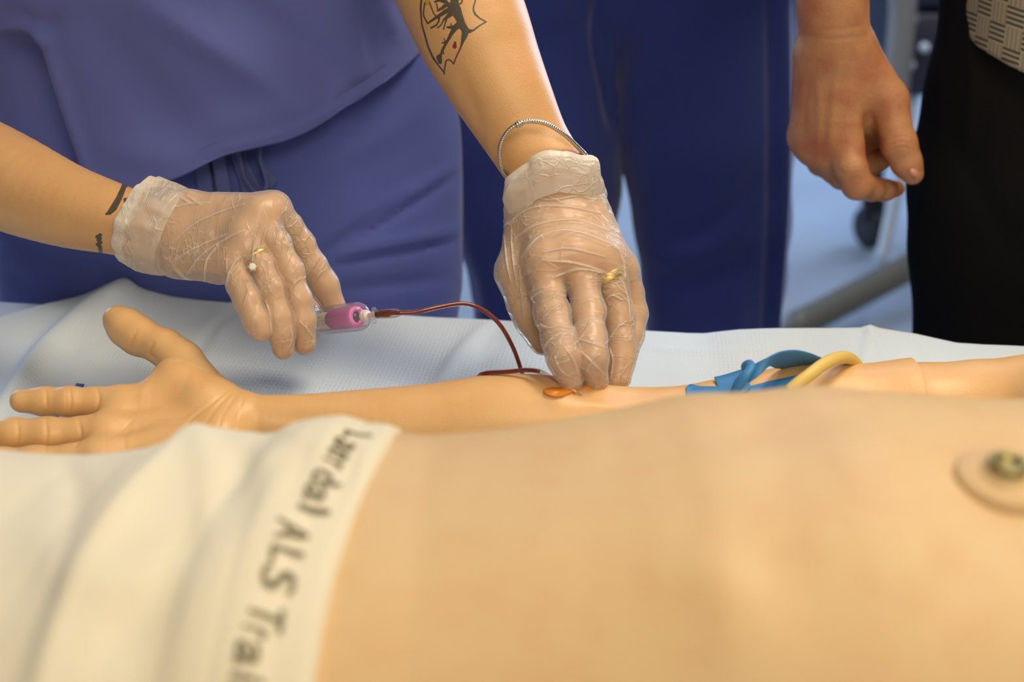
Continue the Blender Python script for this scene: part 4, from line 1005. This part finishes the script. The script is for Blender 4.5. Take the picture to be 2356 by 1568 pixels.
# drawstring of the trousers
M_tie = fabric('drawstring_cloth', (84, 94, 150), weave=900)
def on_tr(px, py, lift): return surf(TRV, px, py, 9, lift)
strip('drawstring', [on_tr(446, 340, .006), on_tr(450, 380, .006), on_tr(455, 450, .006), on_tr(456, 520, .006)], [on_tr(474, 335, .007), on_tr(482, 380, .007), on_tr(491, 450, .007), on_tr(492, 520, .006)], 0.0022, M_tie, tr)
strip('drawstring', [on_tr(486, 330, .009), on_tr(490, 380, .010), on_tr(500, 450, .010), on_tr(506, 520, .008)], [on_tr(515, 325, .009), on_tr(521, 380, .010), on_tr(532, 450, .010), on_tr(536, 520, .008)], 0.0022, M_tie, tr)
strip('drawstring', [on_tr(536, 310, .007), on_tr(547, 372, .008), on_tr(560, 415, .008), on_tr(586, 449, .009), on_tr(606, 449, .012), on_tr(618, 428, .014), on_tr(614, 400, .014), on_tr(596, 372, .013), on_tr(590, 320, .011)],
      [on_tr(548, 310, .018), on_tr(556, 372, .020), on_tr(566, 412, .020), on_tr(588, 440, .021), on_tr(603, 440, .022), on_tr(611, 424, .024), on_tr(608, 404, .024), on_tr(600, 372, .022), on_tr(600, 320, .020)], 0.0016, M_tie, tr)
strip('drawstring', [on_tr(600, 330, .006), on_tr(606, 370, .007), on_tr(622, 398, .010), on_tr(640, 412, .012)], [on_tr(590, 330, .006), on_tr(596, 372, .007), on_tr(612, 412, .010), on_tr(624, 436, .012)], 0.002, M_tie, tr)
strip('drawstring', [on_tr(520, 322, .004), on_tr(535, 370, .005), on_tr(552, 420, .005), on_tr(560, 460, .005)], [on_tr(556, 322, .005), on_tr(570, 370, .006), on_tr(590, 410, .006), on_tr(604, 440, .006)], 0.002, M_tie, tr)

# ------------------------------------------------------------------ colleague behind: scrubs
M_navy = fabric('scrub_cloth_navy', (50, 64, 130), weave=1100, vary=0.05, sheen=0.3)
p2 = thing('person', (0.35, 1.9, 0), 'person in dark navy scrubs standing behind the bed, seen from hip to thigh', 'person')
Yp = 1.88
rl = [J(1610, -130, Yp, 222), J(1616, 0, Yp, 214), J(1624, 300, Yp, 197), J(1638, 510, Yp, 172), J(1641, 640, Yp, 159), J(1640, 765, Yp, 146)]
ll = [J(1200, -130, Yp, 222), J(1205, 0, Yp, 214), J(1214, 300, Yp, 203), J(1225, 434, Yp, 194), J(1224, 490, Yp, 180), J(1235, 640, Yp, 146), J(1236, 740, Yp, 136)]
caps = [(rl[i][0], rl[i][1], rl[i + 1][0], rl[i + 1][1], YV, 1.12) for i in range(5)] + [(ll[i][0], ll[i][1], ll[i + 1][0], ll[i + 1][1], YV, 1.12) for i in range(6)]
xr, xl = rl[-1][0][0], ll[-1][0][0]
for x, r in ((xr, rl[-1][1]), (xl, ll[-1][1])): caps += chain([(np.array([x, Yp, rl[-1][0][2]]), r), (np.array([x, Yp, 0.09]), 0.088)])
caps.append((J(1300, -120, Yp, 230)[0], J(0, 0, Yp, 215)[1], J(1520, -120, Yp, 230)[0], J(0, 0, Yp, 215)[1], YV, 1.3))
t2, _v = trousers(caps, 0.008, 1, [
    ([(1378, -20), (1380, 100), (1400, 200), (1412, 290)], 14, -0.016), ([(1772, -20), (1776, 250), (1774, 500), (1762, 780)], 9, -0.007, 1), ([(1800, -20), (1803, 300), (1796, 520), (1776, 780)], 13, 0.010, 1), ([(1500, 100), (1450, 220), (1425, 330)], 30, 0.006), 
    ([(1740, 420), (1650, 520), (1540, 560)], 24, -0.006), ([(1740, 480), (1640, 570), (1500, 600)], 30, 0.006), ([(1600, 120), (1540, 260), (1490, 380)], 36, 0.006), ([(1700, 600), (1600, 660), (1510, 660)], 30, -0.006), ([(1250, 100), (1330, 60)], 30, -0.006), ([(1080, 560), (1120, 680), (1110, 740)], 16, 0.005), ([(1700, 680), (1690, 780)], 26, 0.006)],
    0.006, M_navy, p2, kb=0.012, seed=61, nz=(7, 7, 3))
M_shoe = plain('shoe_dark', (34, 34, 38), 0.6)
shoe((xr, Yp, 0), p2, M_shoe); shoe((xl, Yp, 0), p2, M_shoe)
V, F = loft_top(lambda z: 0.135, lambda z: Yp + 0.01, lambda z: 0.262, lambda z: 0.185, [(-2000, -120), (5000, -120)], 1.0, 1.5, 90, 40, 0.9)
N = vnormals(V, F)
if ((N * (V - V.mean(0))).sum(1)).mean() < 0: F = F[:, ::-1]
link('scrub_top', mesh_np('scrub_top', V, F), M_navy, p2)

# ------------------------------------------------------------------ man at the right: bare hand, black trousers, patterned shirt
M_hand = skin('ruddy_skin', (184, 130, 87), (165, 98, 65), rough=0.46, bump=0.0003, spots=0.35, mottle=0.8, sss=0.1)
Yh = 1.37
mC = [J(1948, 338, Yh - .018, 32), J(1908, 352, Yh - .004, 33), J(1874, 338, Yh + .01, 31), J(1848, 312, Yh + .024, 28)]
cC = [J(1945, 120, Yh, 46), J(1920, 118, Yh, 48), J(1892, 120, Yh + .004, 46), J(1876, 128, Yh + .01, 42)]
fore = [J(1975, -900, 1.52, 120), J(1935, -450, 1.42, 112), J(1915, -200, 1.385, 94), J(1914, -40, Yh, 84), J(1918, 60, Yh, 80), J(1918, 110, Yh, 72)]
base = [limb(fore)] + [(cC[i][0], cC[i][1], mC[i][0], mC[i][1]) for i in range(4)]
for i in range(3):
    base.append((mC[i][0], mC[i][1] * .9, mC[i + 1][0], mC[i + 1][1] * .9)); base.append(((cC[i][0] + cC[i + 1][0]) / 2, cC[i][1], (mC[i][0] + mC[i + 1][0]) / 2, mC[i][1] * .95))
thC = J(2042, 232, Yh - .005, 46)
base += [(J(1975, 120, Yh, 50)[0], J(0, 0, Yh, 48)[1], thC[0], thC[1]), (J(1950, 200, Yh, 50)[0], J(0, 0, Yh, 50)[1], J(2010, 235, Yh + .005, 40)[0], J(0, 0, Yh, 40)[1]), (J(1965, 270, Yh + .01, 40)[0], J(0, 0, Yh, 40)[1], J(2030, 285, Yh + .012, 36)[0], J(0, 0, Yh, 34)[1]), (J(1960, 300, Yh + .03, 34)[0], J(0, 0, Yh, 32)[1], J(2040, 310, Yh + .024, 30)[0], J(0, 0, Yh, 27)[1])]
fin = [chain([mC[0], J(1958, 385, Yh - .030, 35), J(1972, 424, Yh - .030, 34), J(2005, 434, Yh - .016, 27), J(2034, 437, Yh - .004, 24), J(2064, 434, Yh + .008, 18)]),
       chain([mC[1], J(1922, 388, Yh + .008, 33), J(1938, 402, Yh + .022, 32), J(1990, 388, Yh + .022, 28), J(2026, 368, Yh + .012, 25)]),
       chain([mC[2], J(1890, 372, Yh + .028, 31), J(1906, 380, Yh + .042, 30), J(1965, 366, Yh + .040, 27), J(2006, 345, Yh + .028, 25)]),
       chain([mC[3], J(1864, 340, Yh + .042, 27), J(1876, 346, Yh + .054, 26), J(1920, 340, Yh + .058, 22), J(1950, 328, Yh + .050, 19)]),
       chain([thC, J(2056, 285, Yh - .014, 38), J(2068, 330, Yh - .020, 40), J(2086, 375, Yh - .023, 34), J(2100, 400, Yh - .024, 25)])]
V, Fq = sdf_build(base, fin, h=0.0015, kb=0.014, kf=0.009, kj=0.006)
V = relax(V, Fq, 2)
V, _ = sculpt(V, Fq, [([(1860, 180), (1850, 250), (1846, 310)], 10, -0.0012), ([(1880, 160), (1885, 250), (1880, 330)], 10, 0.001), ([(1930, 150), (1915, 250), (1908, 340)], 10, 0.0012), ([(1965, 160), (1960, 240), (1950, 320)], 10, 0.001),
                      ([(1838, 80), (1900, 90), (1990, 84)], 5, -0.0006), ([(1860, 62), (1920, 68), (1980, 60)], 5, -0.0005), ([(2046, 336), (2070, 326), (2094, 330)], 4, -0.0008), ([(2050, 348), (2072, 338), (2098, 342)], 4, -0.0007), ([(2048, 322), (2072, 314), (2090, 318)], 4, -0.0006),
                      ([(2003, 262), (2010, 300), (2022, 335)], 8, -0.002), ([(2000, 60), (2002, 100)], 14, 0.002), ([(1930, 365), (1925, 385), (1940, 400)], 6, -0.001), ([(1990, 260), (1985, 300)], 8, -0.001)])
red = blobs(V, [(1950, 325, 24, .6), (1908, 345, 24, .5), (1870, 335, 24, .5), (2100, 395, 18, .2), (1995, 345, 20, 1.0), (2072, 330, 20, .4), (1850, 200, 30, .3), (1965, 420, 20, .3)])
man = link('person', mesh_np('person', V, Fq, attrs={'red': (red, 'FLOAT')}), M_hand)
tag(man, 'person in black trousers and a patterned shirt, bare hand hanging half closed', 'person')
# thumb nail
M_nail = plain('nail', (192, 138, 104), 0.38)
nl = [surf(V, *q, 5, 0.0006) for q in ((2090, 392), (2096, 387), (2108, 388), (2116, 396), (2118, 407), (2113, 414), (2102, 414), (2094, 404))]
plate('thumb_nail', nl, nrm(np.array([0, 0, CAMZ]) - nl[0]), 0.0012, M_nail, man, 'pale thumb nail')
M_blk = fabric('black_trouser_cloth', (13, 12, 11), weave=1200, vary=0.1, sheen=0.0)
Ym = 1.47
lg = [J(2400, -120, Ym, 232), J(2392, 0, Ym, 222), J(2366, 200, Ym, 232), J(2332, 420, Ym, 236), J(2328, 560, Ym, 231), J(2328, 800, Ym, 214)]
caps = [(lg[i][0], lg[i][1], lg[i + 1][0], lg[i + 1][1], YV, 1.05) for i in range(5)]
x1 = lg[-1][0][0]; caps += chain([(np.array([x1, Ym, lg[-1][0][2]]), lg[-1][1]), (np.array([x1, Ym, .09]), .09)])
off = np.array([0.205, 0.0, 0]); caps += [tuple([c[0] + off, c[1], c[2] + off, c[3]] + list(c[4:])) for c in list(caps)]
caps.append((lg[0][0], lg[0][1], lg[0][0] + off, lg[0][1], YV, 1.1))
trousers(caps, 0.008, 1, [([(2230, 60), (2240, 200), (2225, 330)], 14, 0.004), ([(2200, 330), (2280, 480), (2350, 600)], 26, -0.004)], 0.005, M_blk, man, kb=0.012, seed=71)
for s in (0, 1): shoe(np.array([x1 + 0.205 * s, Ym, 0]), man, M_shoe)
V, F = loft_top(lambda z: 0.662, lambda z: Ym - 0.005, lf(0.95, 0.210, 1.3, 0.225), lf(0.95, 0.205, 1.3, 0.205), [(2000, -260), (2150, -70), (2192, 0), (2216, 50), (2255, 104), (2290, 124), (2356, 161), (2450, 190), (2700, 200), (3200, 200)], 0.98, 1.5, 300, 150, 0.95, flare=0.004, phi_cut=1.7)
N = vnormals(V, F)
if ((N * (V - V.mean(0))).sum(1)).mean() < 0: F = F[:, ::-1]; N = -N
uv = np.stack([np.arctan2(V[:, 0] - 0.662, -(V[:, 1] - Ym)) * 0.2 + 0.15 * V[:, 2] * 0, V[:, 2] + 0.25 * (V[:, 0] - 0.5), V[:, 1] * 0], 1)
V = V + N * (0.004 * noise3(V * 8, 81))[:, None]
M_shirt = NT('basket_weave_shirt_cloth')
_a = M_shirt.attr('cloth_uv', 'Vector'); _s = 0.0195
_ck = M_shirt.new('ShaderNodeTexChecker'); _ck.inputs['Scale'].default_value = 1 / _s; M_shirt.l(_a, _ck.inputs['Vector'])
_sx = M_shirt.new('ShaderNodeSeparateXYZ'); M_shirt.l(_a, _sx.inputs[0])
def _str(o): return M_shirt.ramp(M_shirt.math('SINE', M_shirt.math('MULTIPLY', o, 2 * math.pi / (_s / 4))), -0.5, 0.6)
_sel = M_shirt.new('ShaderNodeMix', data_type='FLOAT'); M_shirt.l(_ck.outputs['Fac'], _sel.inputs[0]); M_shirt.l(M_shirt.math('ADD', M_shirt.math('MULTIPLY', _str(_sx.outputs[0]), 0.35), 0.6), _sel.inputs[2]); M_shirt.l(_str(_sx.outputs[1]), _sel.inputs[3])
M_shirt.l(M_shirt.mix(_sel.outputs[0], lin((74, 72, 62)), lin((172, 162, 136))), M_shirt.b.inputs['Base Color']); M_shirt.b.inputs['Roughness'].default_value = 0.9
M_shirt.l(M_shirt.bump(M_shirt.noise(900, 2), 0.0003), M_shirt.b.inputs['Normal'])
link('shirt', mesh_np('shirt', V, F, attrs={'cloth_uv': (uv, 'FLOAT_VECTOR')}), M_shirt.m, man, label='grey and beige shirt woven in a basket pattern')

# ------------------------------------------------------------------ bracelet
M_sil = plain('silver', (206, 198, 178), 0.22, 1.0)
br = [P(1171, 405, 1.122), P(1156, 386, 1.108), P(1150, 350, 1.104), P(1158, 318, 1.103), P(1180, 292, 1.102), P(1215, 279, 1.104), P(1255, 284, 1.108), P(1295, 307, 1.114), P(1325, 334, 1.122), P(1346, 358, 1.134), P(1350, 384, 1.155), P(1320, 402, 1.183), P(1260, 408, 1.19), P(1200, 412, 1.165), P(1178, 412, 1.14)]
pts = catmull(br + [br[0]], 40); L = np.concatenate([[0], np.cumsum(np.linalg.norm(np.diff(pts, axis=0), axis=1))])
tt = np.arange(0, L[-1], 0.00048); pts = np.stack([np.interp(tt, L, pts[:, i]) for i in range(3)], 1)
rad = 0.00185 + 0.00024 * np.cos(np.arange(len(pts)) * math.pi / 2)
bracelet = thing('bracelet', tuple(br[5]), 'silver snake chain bracelet lying loosely round the tattooed wrist above the glove', 'bracelet')
V, F = sweep(pts, rad, 14, False); link('chain', faces_mesh('chain', V, F), M_sil, bracelet)
for a, b in ((P(1187, 288, 1.1015), P(1201, 282, 1.1025)), (P(1341, 352, 1.131), P(1349, 366, 1.137))):
    d = b - a; l = np.linalg.norm(d)
    lathe('clip_bead', a, d, [(0, .0018), (0, .0026), (l * .22, .0029), (l * .34, .0022), (l * .4, .0029), (l * .6, .0031), (l * .68, .0022), (l * .8, .0028), (l, .0026), (l, .0018)], M_sil, bracelet, 20)

# ------------------------------------------------------------------ tube holder, sample tube, butterfly needle
M_clr = clear_plastic('holder_plastic', milky=0.15)
a = P(702, 741, 1.088); b = P(824, 728, 1.050); ax = nrm(b - a); Lh = np.linalg.norm(b - a)
holder = thing('tube_holder', tuple(a), 'clear plastic tube holder gripped in the gloved fingers with a purple capped tube inside', 'tube holder')
R = 0.0112
lathe('barrel', a, ax, [(-0.004, R), (Lh, R), (Lh + 0.0006, R + 0.0004), (Lh + 0.0014, R), (Lh + 0.004, R * .93), (Lh + 0.0065, R * .72), (Lh + 0.0075, R * .45), (Lh + 0.0076, 0.0042)], M_clr, holder, 48)
u = nrm(np.cross(ax, [0, 0, 1])); w = np.cross(u, ax)
fl = [a + u * (0.017 * math.cos(t)) + w * (0.0165 * math.sin(t)) for t in np.linspace(0, 2 * math.pi, 24, endpoint=False)]
plate('flange', [p + ax * 0.003 for p in fl], ax, 0.0016, M_clr, holder)
for k in range(8):
    t = k * math.pi / 4 + 0.2; q = a + R * 1.002 * (math.cos(t) * u + math.sin(t) * w)
    tube('rib', [q, q + ax * (Lh - 0.001)], 0.00028, M_clr, holder, 6, sm=0)
M_hub = plain('white_translucent_plastic', (226, 214, 210), 0.3)
h0 = a + ax * (Lh + 0.0070)
lathe('hub', h0, ax, [(-0.002, 0.0030), (-0.001, 0.0046), (0.0005, 0.0050), (0.0010, 0.0043), (0.0015, 0.0050), (0.0022, 0.0050), (0.0027, 0.0042), (0.0033, 0.0047), (0.0040, 0.0046), (0.0055, 0.0034), (0.0062, 0.0022), (0.0062, 0)], M_hub, holder, 28)
tubeo = thing('blood_sample_tube', tuple(a), 'small sample tube with a pinkish purple cap inside the clear holder', 'tube')
M_cap = plain('lavender_cap', (232, 126, 200), 0.45, vary=0.03)
M_gl = clear_plastic('tube_glass', milky=0.05, tint=(0.95, 0.94, 0.9))
c1 = a + ax * (Lh * 0.54)
lathe('cap', c1, ax, [(0, 0.0078), (0.0006, 0.0086), (Lh * .43, 0.0086), (Lh * .45, 0.0080), (Lh * .45, 0.0050), (Lh * .40, 0.0046), (Lh * .40, 0)], M_cap, tubeo, 36)
lathe('stopper', c1 + ax * (Lh * .40), ax, [(0, 0.0045), (0.0012, 0.0044), (0.0016, 0.0036), (0.0012, 0)], plain('grey_rubber', (62, 62, 58), 0.3, coat=0.5), tubeo, 24)
lathe('glass_body', a - ax * 0.034, ax, [(0, 0.0), (0.001, 0.003), (0.004, 0.006), (0.006, 0.0064), (0.034 + Lh * .56, 0.0064)], M_gl, tubeo, 30)
M_lab = NT('printed_label'); _n = M_lab.noise(260, 2); M_lab.l(M_lab.mix(M_lab.ramp(_n, 0.62, 0.7), lin((244, 236, 216)), lin((150, 140, 130))), M_lab.b.inputs['Base Color'])
lathe('paper_label', a - ax * 0.016, ax, [(0, 0.00655), (0.016 + Lh * .50, 0.00655)], M_lab.m, tubeo, 30, 'cream paper label')

M_blood = plain('blood', (112, 20, 20), 0.25, vary=0.05, coat=0.6)
M_tubing = clear_plastic('tubing_plastic', tint=(0.97, 0.9, 0.86), milky=0.03, edge=0.6, col=(236, 190, 160))
but = thing('butterfly_needle', tuple(surf(ARM, 1300, 898)), 'butterfly needle with orange wings and blood filled tubing running to the tube holder', 'needle')
e0 = h0 + ax * 0.0055
s1 = P(869, 723, 1.028); s2 = P(920, 719, 1.022)
lathe('luer_stem', e0, s1 - e0, [(0, 0.0022), (np.linalg.norm(s1 - e0), 0.0026)], M_hub, but, 20)
for q in (P(862, 713, 1.03), P(862, 738, 1.03)):
    lathe('luer_lug', q - np.array([0.0005, 0, 0]), [1, 0, 0.1], [(-.002, .0008), (-.0012, .0022), (.0012, .0022), (.002, .0008)], M_clr, but, 14)
dl = nrm(s2 - s1); ll_ = np.linalg.norm(s2 - s1)
con = lathe('connector', s1, dl, [(-.0015, .0012), (-.001, .0034), (ll_ * .7, .0036), (ll_ * .9, .0032), (ll_, .0022), (ll_ + .0006, .0012)], M_tubing, but, 24)
lathe('blood_fill', s1, dl, [(0, 0), (0, .0027), (ll_ * .5, .0028), (ll_ * .62, .0016), (ll_ * .95, .0012), (ll_, .001)], M_blood, con, 20)
lp = [P(912, 719, 1.022), P(960, 717, 1.024), P(1010, 706, 1.032), P(1065, 698, 1.04), P(1108, 711, 1.042), P(1148, 744, 1.04), P(1178, 794, 1.036), P(1197, 845, 1.034), P(1204, 880, 1.036), P(1190, 905, 1.045), P(1150, 908, 1.048), P(1114, 890, 1.035), P(1101, 868, 1.012), P(1118, 858, .997), P(1165, 855, .99), P(1210, 851, .984), P(1240, 854, .976), P(1262, 865, .968), P(1285, 880, .962), P(1305, 888, .958)]
tb = tube('tubing', lp, 0.00185, M_tubing, but, 12)
tube('blood_column', lp[:-3], 0.00150, M_blood, tb, 10)
M_or = NT('orange_plastic'); M_or.b.inputs['Base Color'].default_value = (*lin((242, 150, 52)), 1); M_or.b.inputs['Roughness'].default_value = 0.25
M_or.b.inputs['Transmission Weight'].default_value = 0.0; M_or.b.inputs['Subsurface Weight'].default_value = 0.3; M_or.b.inputs['Subsurface Radius'].default_value = (1, .5, .1); M_or.b.inputs['Subsurface Scale'].default_value = 0.004
wl = [(1322, 889), (1300, 889), (1272, 890), (1257, 892), (1250, 897), (1252, 904), (1262, 909), (1278, 912), (1295, 910), (1310, 903), (1328, 896), (1334, 892)]
w1 = [surf(ARM, x, y, 8, 0.003) for x, y in wl]; nn = nrm(np.cross(w1[3] - w1[0], w1[7] - w1[0])); nn = nn if nn[2] > 0 else -nn
cw = np.mean(w1, 0); w1 = [p - nn * ((p - cw) @ nn) for p in w1]
plate('wing', w1, nn, 0.0012, M_or.m, but, 'translucent orange wing')
wr_ = [(1326, 894), (1340, 885), (1362, 879), (1386, 877), (1396, 882), (1390, 888), (1366, 894), (1340, 898)]
w2 = [surf(ARM, x, y, 8, 0.003) for x, y in wr_]; cw = np.mean(w2, 0); w2 = [p - nn * ((p - cw) @ nn) for p in w2]
plate('wing', w2, nn, 0.0012, M_or.m, but, 'translucent orange wing')
q0, q1, q2 = surf(ARM, 1306, 890, 8, .004), surf(ARM, 1327, 902, 8, .003), surf(ARM, 1338, 909, 8, .0006)
tube('needle_hub', [q0, (q0 + q1) / 2, q1], [0.0014, 0.0014, 0.0010], M_or.m, but, 12)
tube('needle', [q1 - (q2 - q1) * .2, q1, q2], 0.00042, M_sil, but, 8)

# ------------------------------------------------------------------ tourniquet and yellow tube on the upper arm
tq = thing('tourniquet', tuple(surf(ARM, 1690, 890)), 'flat blue latex tourniquet knotted round the manikin upper arm', 'tourniquet')
tA = [(1578, 888), (1590, 881), (1610, 885), (1650, 886), (1715, 886), (1775, 873), (1836, 860)]
strip('band', [surf(ARM, x, y + 3, 8, .0042) for x, y in tA], [surf(ARM, x + 1, y + 42, 8, .0042) for x, y in tA], 0.001, M_blue, tq)
tB = [(1643, 865), (1665, 860), (1695, 851), (1722, 842)]
strip('band', [surf(ARM, x, y + 5, 8, .0062) + np.array([0, 0, .0008]) for x, y in tB], [surf(ARM, x + 22 - 6 * i, y + 62 - 4 * i, 8, .0066) for i, (x, y) in enumerate(tB)], 0.001, M_blue, tq)
tube('knot', [P(1676, 925, .945), P(1690, 902, .944), P(1702, 880, .944), P(1716, 862, .944), P(1727, 845, .950), P(1722, 836, .958), P(1712, 842, .962), P(1718, 866, .958)], [.0036, .0046, .0052, .0046, .0038, .0034, .0030, .0026], M_blue, tq, 16, flat=0.75)
tp = [(1728, 842, .953), (1752, 829, .950), (1778, 816, .950), (1800, 808, .955), (1830, 805.5, .962), (1862, 812, .972), (1892, 824, .985), (1925, 838, 1.0)]
bt = [(1722, 880, .943), (1748, 862, .944), (1768, 842, .954), (1785, 846, .982), (1828, 849, .998), (1862, 849, 1.004), (1895, 850, 1.008), (1925, 852, 1.010)]
strip('loop', [P(*q) for q in tp], [P(*q) for q in bt], 0.001, M_blue, tq, rows=10)
yt = tube('rubber_tube', [P(1815, 900, .932), P(1838, 880, .936), P(1862, 862, .941), P(1888, 842, .950), P(1915, 827, .963), P(1942, 821, .980), P(1962, 829, .998), P(1975, 846, 1.012), P(1978, 868, 1.022)], 0.0047, plain('amber_latex', (222, 192, 104), 0.5, vary=0.06, bump=0.0001, bscale=500), None, 18)
tag(yt, 'pale yellow rubber tube arching over the manikin upper arm beside the tourniquet', 'tube')

# ------------------------------------------------------------------ equipment in the background
M_nav = plain('navy_vinyl', (34, 36, 58), 0.45); M_gry = plain('grey_enamel', (100, 96, 86), 0.5); M_wht = plain('white_enamel', (206, 214, 222), 0.3, coat=0.4); M_grm = plain('dull_grey_plastic', (130, 130, 126), 0.55)
st = thing('stretcher', (1.25, 3.6, 0), 'navy padded stretcher with grey base beams and black casters behind the standing man', 'stretcher')
Ys = 3.42
x0, z0 = P(2072, 222, Ys)[0], P(2072, 222, Ys)[2]
link('side_panel', box_mesh('side_panel', (x0, Ys, z0), (x0 + 1.5, Ys + 0.66, z0 + 0.20), 0.012, 2, True), M_nav, st)
bm = bmesh.new(); bx(bm, (x0 - 0.02, Ys - 0.01, z0 + 0.205), (x0 + 1.52, Ys + 0.67, z0 + 0.34), 0.04, 4); link('mattress', bm_mesh('mattress', bm, True), M_nav, st)
for px, py in ((2100, 44), (2073, 102), (2128, 110), (2094, 150)):
    lathe('bolt', P(px, py, Ys - 0.012), [0, -1, 0], [(-0.01, 0.012), (0.003, 0.012), (0.008, 0.008), (0.009, 0)], M_wht, st, 14)
pp = P(2060, 210, Ys - .06); tube('rail_post', [pp, pp + np.array([0, 0, .12]), pp + np.array([-.005, 0, .21]), pp + np.array([-.03, 0, .30]), pp + np.array([-.06, 0, .40])], 0.032, M_grm, st, 18)
pw_ = P(2098, 225, Ys + .05); tube('leg_post', [pw_ + np.array([0, 0, .03]), np.array([pw_[0] - .01, Ys + .05, .3]), np.array([pw_[0] - .035, Ys + .05, .06])], 0.017, M_wht, st, 14)
bA, bB = P(1836, 748, 3.02), P(2140, 590, 3.3)
tube('base_beam', [bA + np.array([0, 0, -.16]), bA + np.array([0.0, 0, -.06]), bA, bA + (bB - bA) * .15, bB, bB + (bB - bA) * 1.4], 0.034, M_gry, st, 14, sm=4)
ww = P(2003, 522, 3.78)
for k, (dx, dy) in enumerate(((0, 0), (1.25, -.15))):
    cc = np.array([ww[0] + dx, ww[1] + dy, 0.062])
    w_ = lathe('caster', cc - np.array([0.017, 0, 0]), [1, .5, 0], [(0, 0), (0, .045), (.006, .058), (.017, .062), (.028, .058), (.034, .045), (.034, 0)], M_black, st, 28)
    link('fork', box_mesh('fork', cc + np.array([-.028, -.02, .02]), cc + np.array([.034, .03, .12]), .012, 3, True), M_black, w_)
    tube('stem', [cc + np.array([.01, .01, .10]), cc + np.array([.015, .01, .2]), np.array([x0 + .1 + dx, Ys + .3, z0 + .02])], .016, M_black if k == 0 else M_grm, st, 12)
ct = thing('supply_cart', (-1.0, 2.6, 0), 'dark grey drawer cart standing behind the nurse at the far left', 'cart')
M_dk = plain('dark_grey_steel', (58, 62, 60), 0.5)
xc = P(-2, 600, 2.6)[0] + 0.02
link('body', box_mesh('body', (xc - 0.6, 2.6, 0.08), (xc, 3.1, 0.95), 0.008), M_dk, ct)
for k in range(4):
    d = link('drawer', box_mesh('drawer', (xc - 0.58, 2.585, 0.12 + k * 0.205), (xc - 0.02, 2.6, 0.31 + k * 0.205), 0.004), M_dk, ct)
    tube('handle', [np.array([xc - .42, 2.575, .25 + k * .205]), np.array([xc - .18, 2.575, .25 + k * .205])], .006, M_steel, d, 8, sm=0)
for dx in (-.55, -.05):
    for dy in (.05, .45): lathe('caster', np.array([xc + dx - .012, 2.6 + dy, .04]), [1, 0, 0], [(0, 0), (0, .035), (.004, .04), (.02, .04), (.024, .035), (.024, 0)], M_black, ct, 16)
